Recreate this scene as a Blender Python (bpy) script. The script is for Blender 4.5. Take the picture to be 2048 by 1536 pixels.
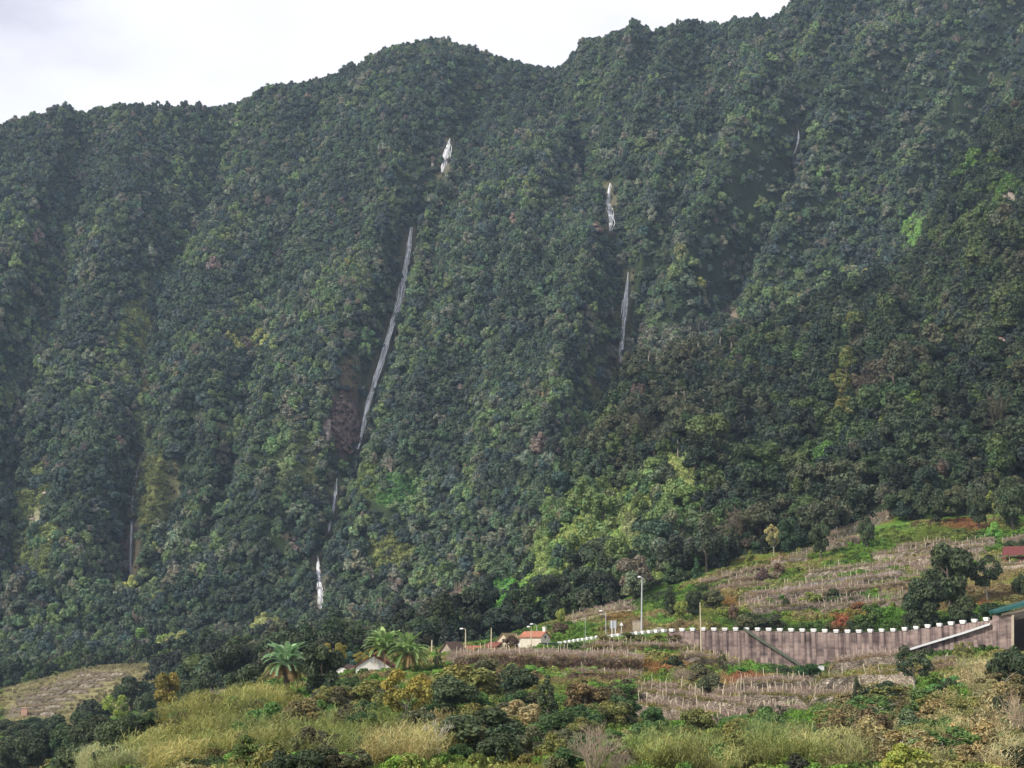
import bpy, math, random
import numpy as np
from mathutils import Vector, Matrix, Euler

for o in list(bpy.data.objects):
    bpy.data.objects.remove(o)
SC = bpy.context.scene
COL = SC.collection
rng = np.random.default_rng(7)
random.seed(7)
R = math.radians

# ------------------------------------------------------------------ camera
PITCH = R(10.7)
FPX = 2813.0                       # focal length in pixels of a 2048 wide picture
cam = bpy.data.objects.new('camera', bpy.data.cameras.new('camera'))
COL.objects.link(cam)
cam.data.sensor_width = 36.0
cam.data.lens = 36.0 * FPX / 2048.0
cam.data.clip_start = 0.5
cam.data.clip_end = 12000.0
cam.location = (0, 0, 0)
cam.rotation_euler = (math.pi / 2 + PITCH, 0, 0)
SC.camera = cam

# ------------------------------------------------------------------ sky, sun, exposure
SUN_EL, SUN_AZ = 40.0, 243.0       # degrees; azimuth clockwise from the view direction (+Y)
W = bpy.data.worlds.new('World')
SC.world = W
W.use_nodes = True
nt = W.node_tree
nt.nodes.clear()
sky = nt.nodes.new('ShaderNodeTexSky')
sky.sky_type = 'NISHITA'
sky.sun_disc = False
sky.sun_elevation = R(SUN_EL)
sky.sun_rotation = R(SUN_AZ)
tc = nt.nodes.new('ShaderNodeTexCoord')
mp = nt.nodes.new('ShaderNodeMapping')
mp.inputs['Location'].default_value = (0.35, 0.1, 0.55)
mp.inputs['Scale'].default_value = (1.0, 1.0, 2.2)
nz = nt.nodes.new('ShaderNodeTexNoise')
nz.inputs['Scale'].default_value = 3.2
nz.inputs['Detail'].default_value = 7.0
nz.inputs['Roughness'].default_value = 0.52
cr = nt.nodes.new('ShaderNodeValToRGB')
cr.color_ramp.elements[0].position = 0.34
cr.color_ramp.elements[0].color = (0.64, 0.63, 0.72, 1)
cr.color_ramp.elements[1].position = 0.60
cr.color_ramp.elements[1].color = (1.02, 1.0, 1.03, 1)
e = cr.color_ramp.elements.new(0.48)
e.color = (0.93, 0.92, 0.98, 1)
sc10 = nt.nodes.new('ShaderNodeVectorMath'); sc10.operation = 'SCALE'
sc10.inputs['Scale'].default_value = 5.2
mix = nt.nodes.new('ShaderNodeMixRGB')
mix.inputs['Fac'].default_value = 0.92
bg = nt.nodes.new('ShaderNodeBackground')
bg.inputs['Strength'].default_value = 0.1
out = nt.nodes.new('ShaderNodeOutputWorld')
L = nt.links.new
L(tc.outputs['Generated'], mp.inputs['Vector']); L(mp.outputs[0], nz.inputs['Vector'])
L(nz.outputs['Fac'], cr.inputs['Fac']); L(cr.outputs['Color'], sc10.inputs[0])
L(sky.outputs['Color'], mix.inputs['Color1']); L(sc10.outputs[0], mix.inputs['Color2'])
L(mix.outputs[0], bg.inputs['Color']); L(bg.outputs[0], out.inputs['Surface'])

sun = bpy.data.objects.new('sun', bpy.data.lights.new('sun', 'SUN'))
COL.objects.link(sun)
sun.data.energy = 2.1
sun.data.angle = R(7)
sun.data.color = (1.0, 0.93, 0.82)
a, el = R(SUN_AZ), R(SUN_EL)
sdir = Vector((math.sin(a) * math.cos(el), math.cos(a) * math.cos(el), math.sin(el)))   # towards the sun
sun.rotation_euler = sdir.to_track_quat('Z', 'Y').to_euler()
sun.location = sdir * 500

vs = SC.view_settings
vs.view_transform = 'Standard'; vs.look = 'None'; vs.gamma = 1.0; vs.exposure = 1.15
vs.use_curve_mapping = False
SC.render.engine = 'CYCLES'
SC.cycles.max_bounces = 5
SC.cycles.diffuse_bounces = 3
SC.cycles.glossy_bounces = 1
SC.cycles.transmission_bounces = 2
SC.cycles.volume_bounces = 0
SC.cycles.transparent_max_bounces = 4

# ------------------------------------------------------------------ projection helpers
CP, SP = math.cos(PITCH), math.sin(PITCH)

def ray(u, v):
    """azimuth and tan(elevation) of a picture point (2048 x 1536 frame)"""
    x = (np.asarray(u, float) - 1024.0) / FPX
    y = (768.0 - np.asarray(v, float)) / FPX
    dy, dz = CP - y * SP, SP + y * CP
    return np.arctan2(x, dy), dz / np.hypot(x, dy)

def proj(x, y, z):
    d = y * CP + z * SP
    yy = -y * SP + z * CP
    d = np.where(d < 0.1, 0.1, d)
    return 1024.0 + FPX * x / d, 768.0 - FPX * yy / d

def pt(u, v, r):
    """world point of picture point (u, v) at horizontal distance r"""
    a, t = ray(u, v)
    return Vector((r * math.sin(a), r * math.cos(a), r * float(t)))

# ------------------------------------------------------------------ noise
def _hash(ix, iy, iz, seed):
    M = np.uint64(0xFFFFFFFF)
    h = (ix.astype(np.int64).astype(np.uint64) * np.uint64(374761393) + iy.astype(np.int64).astype(np.uint64) * np.uint64(668265263)
         + iz.astype(np.int64).astype(np.uint64) * np.uint64(2246822519) + np.uint64(seed * 3266489917 + 374761)) & M
    h = ((h ^ (h >> np.uint64(15))) * np.uint64(2246822519)) & M
    h = ((h ^ (h >> np.uint64(13))) * np.uint64(3266489917)) & M
    return ((h ^ (h >> np.uint64(16))) & M).astype(np.float64) / 4294967295.0

def vnoise(x, y, z=0.0, seed=0):
    x, y, z = np.broadcast_arrays(np.asarray(x, float), np.asarray(y, float), np.asarray(z, float))
    x, y, z = x + 1000.0, y + 1000.0, z + 1000.0
    ix, iy, iz = np.floor(x), np.floor(y), np.floor(z)
    fx, fy, fz = x - ix, y - iy, z - iz
    fx, fy, fz = fx * fx * (3 - 2 * fx), fy * fy * (3 - 2 * fy), fz * fz * (3 - 2 * fz)
    r = 0
    for dx in (0, 1):
        wx = fx if dx else 1 - fx
        for dy in (0, 1):
            wy = fy if dy else 1 - fy
            for dz in (0, 1):
                wz = fz if dz else 1 - fz
                r = r + _hash(ix + dx, iy + dy, iz + dz, seed) * wx * wy * wz
    return r * 2 - 1

def fbm(x, y, z=0.0, seed=0, octaves=4, gain=0.5):
    s, a, n = 0, 1.0, 0
    for i in range(octaves):
        s = s + a * vnoise(np.asarray(x) * 2 ** i, np.asarray(y) * 2 ** i, np.asarray(z) * 2 ** i, seed + i * 17)
        n += a; a *= gain
    return s / n

def lin(h):
    """sRGB hex -> linear triple"""
    c = np.array([int(h[i:i + 2], 16) for i in (0, 2, 4)]) / 255.0
    return np.where(c <= 0.04045, c / 12.92, ((c + 0.055) / 1.055) ** 2.4)

def sst(x, a, b):
    t = np.clip((x - a) / (b - a), 0, 1)
    return t * t * (3 - 2 * t)

# ------------------------------------------------------------------ terrain: crest and valley lines as (u, v, distance)
LINES = [
    # 2 foot of the slope in front of the viewpoint
    [(-500, 1600, 70), (2500, 1600, 70)],
    # 3 foreground hill
    [(-300, 1650, 135), (0, 1630, 135), (200, 1570, 132), (350, 1525, 130), (500, 1500, 130), (800, 1500, 132), (1000, 1515, 130), (1300, 1505, 130), (1600, 1505, 130), (1800, 1490, 128), (2048, 1480, 125), (2400, 1470, 125)],
    # 4 reed slope, palm foot, lower terraces
    [(-300, 1640, 215), (0, 1610, 215), (150, 1560, 205), (250, 1500, 190), (350, 1450, 175), (500, 1412, 178), (600, 1404, 186), (800, 1400, 180), (1000, 1425, 176), (1280, 1448, 178), (1450, 1458, 178), (1600, 1440, 178), (1800, 1418, 178), (2048, 1385, 172), (2400, 1370, 172)],
    # 5 house ridge
    [(-300, 1640, 300), (0, 1590, 300), (250, 1490, 262), (350, 1440, 225), (450, 1405, 212), (600, 1375, 212), (740, 1352, 214), (900, 1344, 216), (1130, 1346, 214), (1300, 1358, 212), (1450, 1372, 210), (1600, 1380, 212), (1800, 1355, 214), (1950, 1332, 214), (2048, 1325, 210), (2400, 1320, 210)],
    # 6 foot of the retaining wall
    [(-300, 1640, 350), (0, 1570, 350), (250, 1480, 312), (400, 1410, 268), (550, 1372, 244), (740, 1340, 236), (900, 1312, 246), (1000, 1303, 250), (1120, 1297, 252), (1300, 1293, 250), (1380, 1297, 252.3), (1420, 1310, 251.5), (1480, 1325, 250), (1600, 1343, 248), (1680, 1333, 246), (1820, 1306, 243), (1985, 1303, 239), (2012, 1305, 238), (2030, 1312, 242.5), (2060, 1312, 242), (2400, 1306, 236)],
    # 7 road edge on top of the wall
    [(-300, 1640, 351), (0, 1570, 351), (250, 1480, 313), (400, 1408, 269), (550, 1370, 245), (740, 1337, 237), (900, 1306, 252), (1000, 1299, 262), (1120, 1288, 288), (1180, 1279, 276), (1240, 1272, 266.5), (1300, 1266, 259), (1340, 1263, 255), (1400, 1261, 253.3), (1500, 1261, 251.2), (1600, 1263, 249.4), (1700, 1266, 247.4), (1800, 1262, 245), (1900, 1250, 242.4), (1985, 1240, 240), (2012, 1239, 239), (2030, 1237, 243.5), (2060, 1236, 243), (2400, 1225, 237)],
    # 8 back of the road
    [(-300, 1640, 360), (0, 1560, 360), (250, 1470, 322), (400, 1404, 280), (550, 1366, 256), (740, 1333, 250), (900, 1303, 262), (1000, 1297, 272), (1120, 1286, 297), (1180, 1277, 285), (1240, 1270, 275), (1300, 1264, 268), (1340, 1261, 264), (1400, 1259, 262), (1500, 1259, 260), (1600, 1261, 258), (1700, 1264, 256), (1800, 1260, 254), (1900, 1248, 251), (1985, 1238, 250), (2048, 1236, 252), (2400, 1223, 246)],
    # 9 upper terraces, middle
    [(-300, 1600, 430), (0, 1530, 430), (150, 1505, 430), (300, 1470, 410), (450, 1400, 350), (640, 1350, 330), (800, 1320, 320), (1000, 1288, 305), (1130, 1252, 318), (1250, 1228, 305), (1400, 1200, 296), (1600, 1188, 292), (1800, 1172, 292), (2048, 1150, 290), (2400, 1130, 290)],
    # 10 foot of the left terraced hill / upper edge of the right terraces
    [(-300, 1500, 520), (0, 1446, 520), (120, 1442, 520), (220, 1425, 520), (320, 1400, 500), (450, 1380, 430), (640, 1345, 400), (800, 1325, 390), (950, 1298, 370), (1030, 1262, 350), (1130, 1232, 345), (1250, 1205, 340), (1400, 1150, 345), (1500, 1122, 350), (1650, 1088, 355), (1800, 1045, 362), (1900, 1034, 365), (2048, 1024, 365), (2400, 1000, 365)],
    # 11 top of the left terraced hill / flank of the right spur
    [(-300, 1430, 570), (0, 1400, 570), (60, 1385, 570), (130, 1362, 570), (200, 1347, 572), (290, 1344, 575), (380, 1352, 560), (500, 1348, 520), (640, 1335, 480), (800, 1318, 450), (950, 1275, 410), (1030, 1215, 390), (1130, 1130, 400), (1250, 1030, 430), (1400, 950, 450), (1600, 880, 460), (1800, 800, 470), (2048, 740, 470), (2400, 700, 470)],
    # 12 crest of the right spur
    [(-300, 1420, 610), (0, 1395, 610), (130, 1372, 610), (290, 1352, 612), (500, 1335, 590), (640, 1322, 560), (800, 1305, 520), (950, 1255, 460), (1000, 1225, 440), (1060, 1140, 450), (1100, 1050, 475), (1170, 925, 520), (1240, 795, 585), (1300, 740, 610), (1400, 712, 630), (1500, 690, 645), (1600, 672, 655), (1700, 620, 665), (1800, 555, 680), (1880, 440, 710), (1960, 315, 740), (2048, 215, 780), (2200, 120, 830), (2500, 60, 850)],
    # 13 dip behind it
    [(-300, 1400, 640), (0, 1380, 640), (300, 1350, 645), (500, 1325, 625), (640, 1305, 600), (800, 1290, 570), (950, 1262, 520), (1000, 1240, 500), (1060, 1205, 520), (1100, 1120, 540), (1170, 995, 580), (1240, 865, 640), (1300, 805, 665), (1400, 770, 690), (1500, 743, 705), (1600, 725, 715), (1700, 675, 725), (1800, 610, 740), (1880, 500, 770), (1960, 375, 800), (2048, 275, 840), (2200, 175, 890), (2500, 115, 910)],
    # 14 foot of the far wall
    [(-300, 1360, 700), (0, 1325, 700), (300, 1290, 690), (500, 1265, 680), (640, 1245, 670), (800, 1240, 645), (950, 1215, 610), (1000, 1195, 600), (1060, 1130, 600), (1100, 1050, 615), (1170, 920, 650), (1240, 780, 710), (1300, 725, 730), (1400, 690, 745), (1500, 655, 760), (1600, 625, 775), (1700, 575, 785), (1800, 500, 800), (1880, 400, 830), (1960, 290, 860), (2048, 190, 900), (2200, 90, 930), (2500, 40, 950)],
    # 15 far wall, lower third
    [(-300, 1010, 800), (0, 980, 800), (300, 950, 790), (640, 900, 780), (900, 880, 770), (1100, 780, 770), (1250, 600, 800), (1400, 530, 830), (1600, 440, 860), (1800, 340, 890), (2048, 110, 960), (2500, -20, 1000)],
    # 16 far wall, upper third
    [(-300, 640, 950), (0, 610, 950), (300, 575, 945), (640, 520, 940), (900, 470, 935), (1100, 440, 935), (1250, 330, 950), (1400, 270, 960), (1600, 190, 970), (1800, 95, 990), (2048, -20, 1040), (2500, -120, 1080)],
    # 17 skyline
    [(-300, 292, 1120), (0, 262, 1120), (130, 246, 1120), (250, 230, 1120), (400, 212, 1120), (540, 178, 1120), (620, 168, 1120), (680, 160, 1120), (740, 140, 1118), (800, 118, 1116), (840, 108, 1115), (880, 98, 1115), (910, 99, 1115), (960, 112, 1116), (1040, 124, 1122), (1112, 147, 1135), (1135, 132, 1105), (1160, 112, 1096), (1220, 66, 1085), (1290, 55, 1085), (1360, 52, 1085), (1440, 46, 1090), (1540, 60, 1100), (1560, 46, 1095), (1620, 24, 1085), (1680, 0, 1080), (1800, -45, 1085), (2048, -140, 1120), (2500, -220, 1140)],
    # 18, 19 back of the mountain
    [(-300, 330, 1240), (1000, 190, 1240), (2500, -150, 1260)],
    [(-300, 900, 1700), (1000, 860, 1700), (2500, 800, 1700)],
]
AZ = np.concatenate([np.linspace(R(-34), R(-22.5), 24)[:-1], np.linspace(R(-22.5), R(22.5), 460), np.linspace(R(22.5), R(34), 24)[1:]])
RG = np.concatenate([np.linspace(2, 60, 16)[:-1], np.arange(60, 100, 2.0), np.arange(100, 270, 1.0), np.arange(270, 430, 1.6), np.arange(430, 800, 3.0), np.arange(800, 1150, 3.6), np.arange(1150, 1700, 25.0)])

def _line(pts):
    p = np.array(pts, float)
    az, t = ray(p[:, 0], p[:, 1])
    rr = np.interp(AZ, az, p[:, 2]); tt = np.interp(AZ, az, t)
    return rr, tt
def _smooth(a, n):
    k = np.hanning(n * 2 + 3)[1:-1]; k /= k.sum()
    return np.convolve(np.pad(a, n, mode='edge'), k, mode='valid')
KR, KZ = [np.full(len(AZ), 2.0), np.full(len(AZ), 24.0)], [np.full(len(AZ), -1.7), np.full(len(AZ), -8.0)]
for i, l in enumerate(LINES):
    rr, tt = _line(l)
    sm = 2 if i in (4, 5, 6) else (3 if i >= 14 else 9)
    rr, tt = _smooth(rr, sm), _smooth(tt, sm)
    KR.append(rr); KZ.append(rr * tt)
KR, KZ = np.array(KR), np.array(KZ)
_u = 1024 + FPX * np.tan(AZ)
for _k, _d in ((14, 60.0), (15, 30.0)):
    _f = 1 + _d * sst(_u, 1080, 1240) / KR[_k]
    KR[_k] *= _f; KZ[_k] *= _f            # same direction, farther off
WR, WZ = KR[7].copy(), KZ[7].copy()         # line of the retaining wall; the natural ground steps up behind it
_uw = 1024 + FPX * np.tan(AZ)
_wk = sst(_uw, 1335, 1375)
KR[6] = np.where(_wk > 0, np.maximum(KR[6], KR[7] + 0.5 * _wk), KR[6])
KR[7] = np.maximum(KR[7] + 2.6 * _wk, KR[6] + 0.6); KR[8] = np.maximum(KR[8], KR[7] + 3)
KZ[7] = KZ[7] - 0.25 * _wk
H = np.empty((len(AZ), len(RG)))
LAY = np.empty_like(H)                      # which pair of lines a terrain point lies between
for i in range(len(AZ)):
    H[i] = np.interp(RG, KR[:, i], KZ[:, i])
    LAY[i] = np.interp(RG, KR[:, i], np.arange(len(KR)))
# round off the profile away from the road
k = np.array([1, 2, 3, 4, 3, 2, 1], float); k /= k.sum()
Hs = np.stack([np.convolve(np.pad(h, 3, mode='edge'), k, mode='valid') for h in H])
far = sst(RG, 285, 330)[None, :]
H = H * (1 - far) + Hs * far
AA, RR = np.meshgrid(AZ, RG, indexing='ij')
X, Y = RR * np.sin(AA), RR * np.cos(AA)
U0, V0 = proj(X, Y, H)
# gullies and spurs on the mountain: they lean with the slope
spur = sst(LAY, 10.2, 10.9) * (1 - sst(LAY, 12.6, 13.6))
wall = sst(LAY, 14.0, 14.8) * (1 - sst(LAY, 16.75, 17.1) * 0.75)
lean = np.interp(U0, [-300, 700, 1200, 1600, 2300], [0.30, 0.22, 0.30, 0.62, 0.75])
S = U0 + lean * V0 * 1.0 + 46 * fbm(U0 / 240, V0 / 240, 0, 5, 3)
def ridged(t, w):
    return 1 - np.abs(np.mod(t / w, 1.0) * 2 - 1) * 1.0
g = vnoise(S / 150, V0 / 900, 0, 11) * 24 + (1 - 2 * np.abs(vnoise(S / 84, V0 / 500, 0, 12))) * 16 + fbm(U0 / 70, V0 / 90, 0, 13, 3) * 7
H = H + wall * g
# the larger gullies: (picture polyline, half width in pixels, depth in metres)
GUL = [([(470, 190), (400, 330), (345, 480), (300, 620), (272, 800), (262, 1000), (258, 1190)], 52, 24), ([(985, 130), (930, 230), (885, 330), (822, 460), (800, 600), (752, 755), (716, 900), (672, 980), (650, 1080), (636, 1160), (640, 1250)], 58, 24),
       ([(1115, 140), (1160, 230), (1215, 370), (1235, 470), (1255, 560), (1243, 720), (1190, 850), (1120, 980), (1060, 1110)], 60, 34), ([(1552, 60), (1600, 200), (1596, 290), (1570, 370), (1480, 520), (1400, 640)], 56, 28),
       ([(150, 240), (95, 500), (45, 800), (20, 1150)], 56, 18), ([(640, 160), (590, 350), (530, 600), (470, 850), (420, 1120)], 46, 15), ([(1380, 50), (1430, 230), (1390, 420), (1310, 600)], 48, 16), ([(1850, -30), (1770, 230), (1650, 470), (1560, 610)], 60, 26), ([(2045, 150), (1960, 260), (1890, 370), (1815, 490), (1640, 590), (1470, 625), (1300, 690)], 60, 42), ([(1010, 420), (990, 650), (930, 900), (880, 1150)], 46, 14)]
GF = np.zeros_like(H)
for gp_, gw_, gd_ in GUL:
    gp_ = np.array(gp_, float)
    gu_ = np.interp(V0, gp_[:, 1], gp_[:, 0])
    ends = sst(V0, gp_[0, 1] - 30, gp_[0, 1] + 90) * (1 - sst(V0, gp_[-1, 1] - 40, gp_[-1, 1] + 60))
    GF = np.maximum(GF, 1.2 * gd_ * np.exp(-(np.abs(U0 - gu_ + 10 * fbm(U0 / 60, V0 / 60, 0, 15, 2)) / gw_) ** 1.3) * ends)
H = H - wall * (GF - 6)
GS = np.zeros_like(H)
for gp_, gw_, gd_ in [([(2060, 560), (1900, 690), (1760, 800), (1620, 930), (1470, 1100)], 46, 13), ([(1760, 620), (1600, 760), (1480, 900), (1400, 1080)], 40, 9), ([(1460, 720), (1360, 850), (1270, 950), (1180, 1180)], 36, 8), ([(2060, 330), (1940, 480), (1830, 640), (1700, 760)], 40, 10)]:
    gp_ = np.array(gp_, float)
    GS = np.maximum(GS, gd_ * np.exp(-(np.abs(U0 - np.interp(V0, gp_[:, 1], gp_[:, 0])) / gw_) ** 1.3) * sst(V0, gp_[0, 1] - 40, gp_[0, 1] + 40) * (1 - sst(V0, gp_[-1, 1] - 60, gp_[-1, 1])))
H = H - spur * (GS - 3)
S2 = U0 - 0.35 * V0
H = H + spur * sst(U0, 950, 1150) * ((1 - 2 * np.abs(vnoise(S2 / 150, V0 / 600, 0, 21))) * 8 + fbm(X / 30, Y / 30, 0, 22, 3) * 7)
near = (1 - sst(RR, 380, 430)) * sst(RR, 60, 90)
roadm = sst(LAY, 5.5, 6.0) * (1 - sst(LAY, 8.0, 8.5))
H = H + near * (1 - roadm) * (fbm(X / 14, Y / 14, 0, 31, 3) * 0.8)
NA, NR = H.shape

def _idx(az, r):
    fi = np.clip(np.interp(az, AZ, np.arange(NA)), 0, NA - 1.001)
    fj = np.clip(np.interp(r, RG, np.arange(NR)), 0, NR - 1.001)
    return fi, fj
def samp(G, az, r):
    fi, fj = _idx(az, r)
    i, j = fi.astype(int), fj.astype(int)
    a, b = fi - i, fj - j
    return G[i, j] * (1 - a) * (1 - b) + G[i + 1, j] * a * (1 - b) + G[i, j + 1] * (1 - a) * b + G[i + 1, j + 1] * a * b
def ground(x, y):
    x, y = np.asarray(x, float), np.asarray(y, float)
    return samp(H, np.arctan2(x, y), np.hypot(x, y))
_rs = np.concatenate([np.arange(70, 430, 0.4), np.arange(430, 1300, 1.2)])
def hit(u, v, rmin=70.0, rmax=1300.0):
    """first ground point behind rmin under picture point (u, v)"""
    a, t = ray(u, v)
    h = samp(H, np.full(len(_rs), float(a)), _rs)
    ok = (h >= _rs * float(t)) & (_rs >= rmin) & (_rs <= rmax)
    if not ok.any():
        r = _rs[np.argmax(np.where((_rs >= rmin) & (_rs <= rmax), h / _rs, -9))]
    else:
        r = _rs[np.argmax(ok)]
    return Vector((r * math.sin(a), r * math.cos(a), float(samp(H, np.array([float(a)]), np.array([r]))[0])))
def onground(u, r):
    """ground point straight ahead of picture column u (near the horizon row) at distance r"""
    a, _ = ray(u, 1300)
    x, y = r * math.sin(a), r * math.cos(a)
    return Vector((x, y, float(ground(np.array([x]), np.array([y]))[0])))
# what the camera can see of the ground (used only to leave out trees hidden behind crests)
TAN = H / RR
RUN = np.maximum.accumulate(TAN, axis=1)
U1, V1 = proj(X, Y, H)

# ------------------------------------------------------------------ materials
def new_mat(name):
    m = bpy.data.materials.new(name); m.use_nodes = True
    t = m.node_tree; t.nodes.clear()
    o = t.nodes.new('ShaderNodeOutputMaterial')
    return m, t, o
def N(t, typ, **kw):
    n = t.nodes.new(typ)
    for k_, v_ in kw.items(): setattr(n, k_, v_)
    return n
def setin(n, **kw):
    for k_, v_ in kw.items(): n.inputs[k_.replace('_', ' ')].default_value = v_

def mat_plain(name, col, rough=0.8, var=0.25, scale=2.0, bump=0.0, col2=None, stretch=(1, 1, 1), metal=0.0, spec=0.3):
    """one colour broken up by noise (or two colours mixed by it)"""
    m, t, o = new_mat(name)
    l = t.links.new
    b = N(t, 'ShaderNodeBsdfPrincipled'); setin(b, Roughness=rough, Metallic=metal); b.inputs['Specular IOR Level'].default_value = spec
    c = N(t, 'ShaderNodeTexCoord'); mpn = N(t, 'ShaderNodeMapping'); mpn.inputs['Scale'].default_value = stretch
    n = N(t, 'ShaderNodeTexNoise'); setin(n, Scale=scale, Detail=6.0, Roughness=0.62)
    l(c.outputs['Object'], mpn.inputs['Vector']); l(mpn.outputs[0], n.inputs['Vector'])
    r = N(t, 'ShaderNodeValToRGB')
    c1 = np.array(col) * (1 - var); c2 = np.array(col2 if col2 is not None else np.array(col) * (1 + var))
    r.color_ramp.elements[0].position = 0.33; r.color_ramp.elements[0].color = (*c1, 1)
    r.color_ramp.elements[1].position = 0.67; r.color_ramp.elements[1].color = (*c2, 1)
    l(n.outputs['Fac'], r.inputs['Fac']); l(r.outputs['Color'], b.inputs['Base Color'])
    if bump:
        bp = N(t, 'ShaderNodeBump'); setin(bp, Strength=0.6, Distance=bump)
        l(n.outputs['Fac'], bp.inputs['Height']); l(bp.outputs[0], b.inputs['Normal'])
    l(b.outputs[0], o.inputs['Surface'])
    return m

def mat_leaf(name, source, trans=0.2, rough=0.6, spec=0.25):
    """leaf material: the plant's own tint times each leaf's own variation"""
    m, t, o = new_mat(name)
    l = t.links.new
    if source == 'object':
        s = N(t, 'ShaderNodeObjectInfo'); tint = s.outputs['Color']
    else:
        s = N(t, 'ShaderNodeAttribute', attribute_type='INSTANCER', attribute_name='tint'); tint = s.outputs['Color']
    v = N(t, 'ShaderNodeAttribute', attribute_type='GEOMETRY', attribute_name='var')
    mu = N(t, 'ShaderNodeMixRGB', blend_type='MULTIPLY'); mu.inputs['Fac'].default_value = 1.0
    l(tint, mu.inputs['Color1']); l(v.outputs['Color'], mu.inputs['Color2'])
    b = N(t, 'ShaderNodeBsdfPrincipled'); setin(b, Roughness=rough); b.inputs['Specular IOR Level'].default_value = spec
    tr = N(t, 'ShaderNodeBsdfTranslucent')
    mx = N(t, 'ShaderNodeMixShader'); mx.inputs['Fac'].default_value = trans
    l(mu.outputs[0], b.inputs['Base Color']); l(mu.outputs[0], tr.inputs['Color'])
    l(b.outputs[0], mx.inputs[1]); l(tr.outputs[0], mx.inputs[2]); l(mx.outputs[0], o.inputs['Surface'])
    return m

M = {}
M['leaf'] = mat_leaf('leaf', 'object')
M['leaf_stuff'] = mat_leaf('leaf_stuff', 'instancer')
M['stem_stuff'] = mat_leaf('stem_stuff', 'instancer', trans=0.0, rough=0.8, spec=0.15)
M['twig'] = mat_leaf('twig', 'object', trans=0.0, rough=0.8, spec=0.15)
M['bark'] = mat_plain('bark', lin('6a5f54'), var=0.35, scale=3, stretch=(1, 1, 0.2))
M['bark_pale'] = mat_plain('bark_pale', lin('a79f90'), var=0.25, scale=3, stretch=(1, 1, 0.2))

m, t, o = new_mat('soil_and_turf')
l = t.links.new
b = N(t, 'ShaderNodeBsdfPrincipled'); setin(b, Roughness=0.95); b.inputs['Specular IOR Level'].default_value = 0.1
at = N(t, 'ShaderNodeAttribute', attribute_type='GEOMETRY', attribute_name='col')
c = N(t, 'ShaderNodeTexCoord')
n1 = N(t, 'ShaderNodeTexNoise'); setin(n1, Scale=1.1, Detail=8.0, Roughness=0.7)
l(c.outputs['Object'], n1.inputs['Vector'])
mr = N(t, 'ShaderNodeMapRange'); setin(mr, From_Min=0.3, From_Max=0.7, To_Min=0.55, To_Max=1.4)
l(n1.outputs['Fac'], mr.inputs['Value'])
mu = N(t, 'ShaderNodeVectorMath', operation='SCALE')
l(at.outputs['Color'], mu.inputs[0]); l(mr.outputs[0], mu.inputs['Scale'])
bp = N(t, 'ShaderNodeBump'); setin(bp, Strength=0.8, Distance=0.5)
l(n1.outputs['Fac'], bp.inputs['Height']); l(bp.outputs[0], b.inputs['Normal'])
l(mu.outputs[0], b.inputs['Base Color']); l(b.outputs[0], o.inputs['Surface'])
M['soil'] = m

# ------------------------------------------------------------------ mesh builders
def mesh_np(name, V, polys, mats, var=None, mi=None, smooth=False, attr=None):
    """polys: list of (n, k) index arrays; var: per-vertex colour factor; mi: material index per polygon array"""
    me = bpy.data.meshes.new(name)
    polys = [np.asarray(p, np.int64) for p in polys if len(p)]
    loops = np.concatenate([p.ravel() for p in polys])
    tot = np.concatenate([np.full(len(p), p.shape[1]) for p in polys])
    start = np.concatenate([[0], np.cumsum(tot)[:-1]])
    me.vertices.add(len(V)); me.vertices.foreach_set('co', np.asarray(V, np.float32).ravel())
    me.loops.add(len(loops)); me.loops.foreach_set('vertex_index', loops.astype(np.int32))
    me.polygons.add(len(tot)); me.polygons.foreach_set('loop_start', start.astype(np.int32))
    try: me.polygons.foreach_set('loop_total', tot.astype(np.int32))
    except Exception: pass
    for mm in mats: me.materials.append(mm)
    if mi is not None:
        me.polygons.foreach_set('material_index', np.concatenate([np.full(len(p), k_) for p, k_ in zip(polys, mi)]).astype(np.int32))
    me.update(calc_edges=True)
    me.polygons.foreach_set('use_smooth', np.full(len(tot), smooth))
    if var is not None:
        A = me.attributes.new('var' if attr is None else attr, 'FLOAT_COLOR', 'POINT')
        v4 = np.ones((len(V), 4), np.float32); v4[:, :3] = np.asarray(var, np.float32).reshape(len(V), -1)
        A.data.foreach_set('color', v4.ravel())
    me.validate()
    return me

_ico = None
def ico():
    global _ico
    if _ico is None:
        import bmesh
        bm = bmesh.new(); bmesh.ops.create_icosphere(bm, subdivisions=1, radius=1.0)
        bm.verts.ensure_lookup_table()
        _ico = (np.array([v.co[:] for v in bm.verts]), np.array([[v.index for v in f.verts] for f in bm.faces]))
        bm.free()
    return _ico

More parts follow.
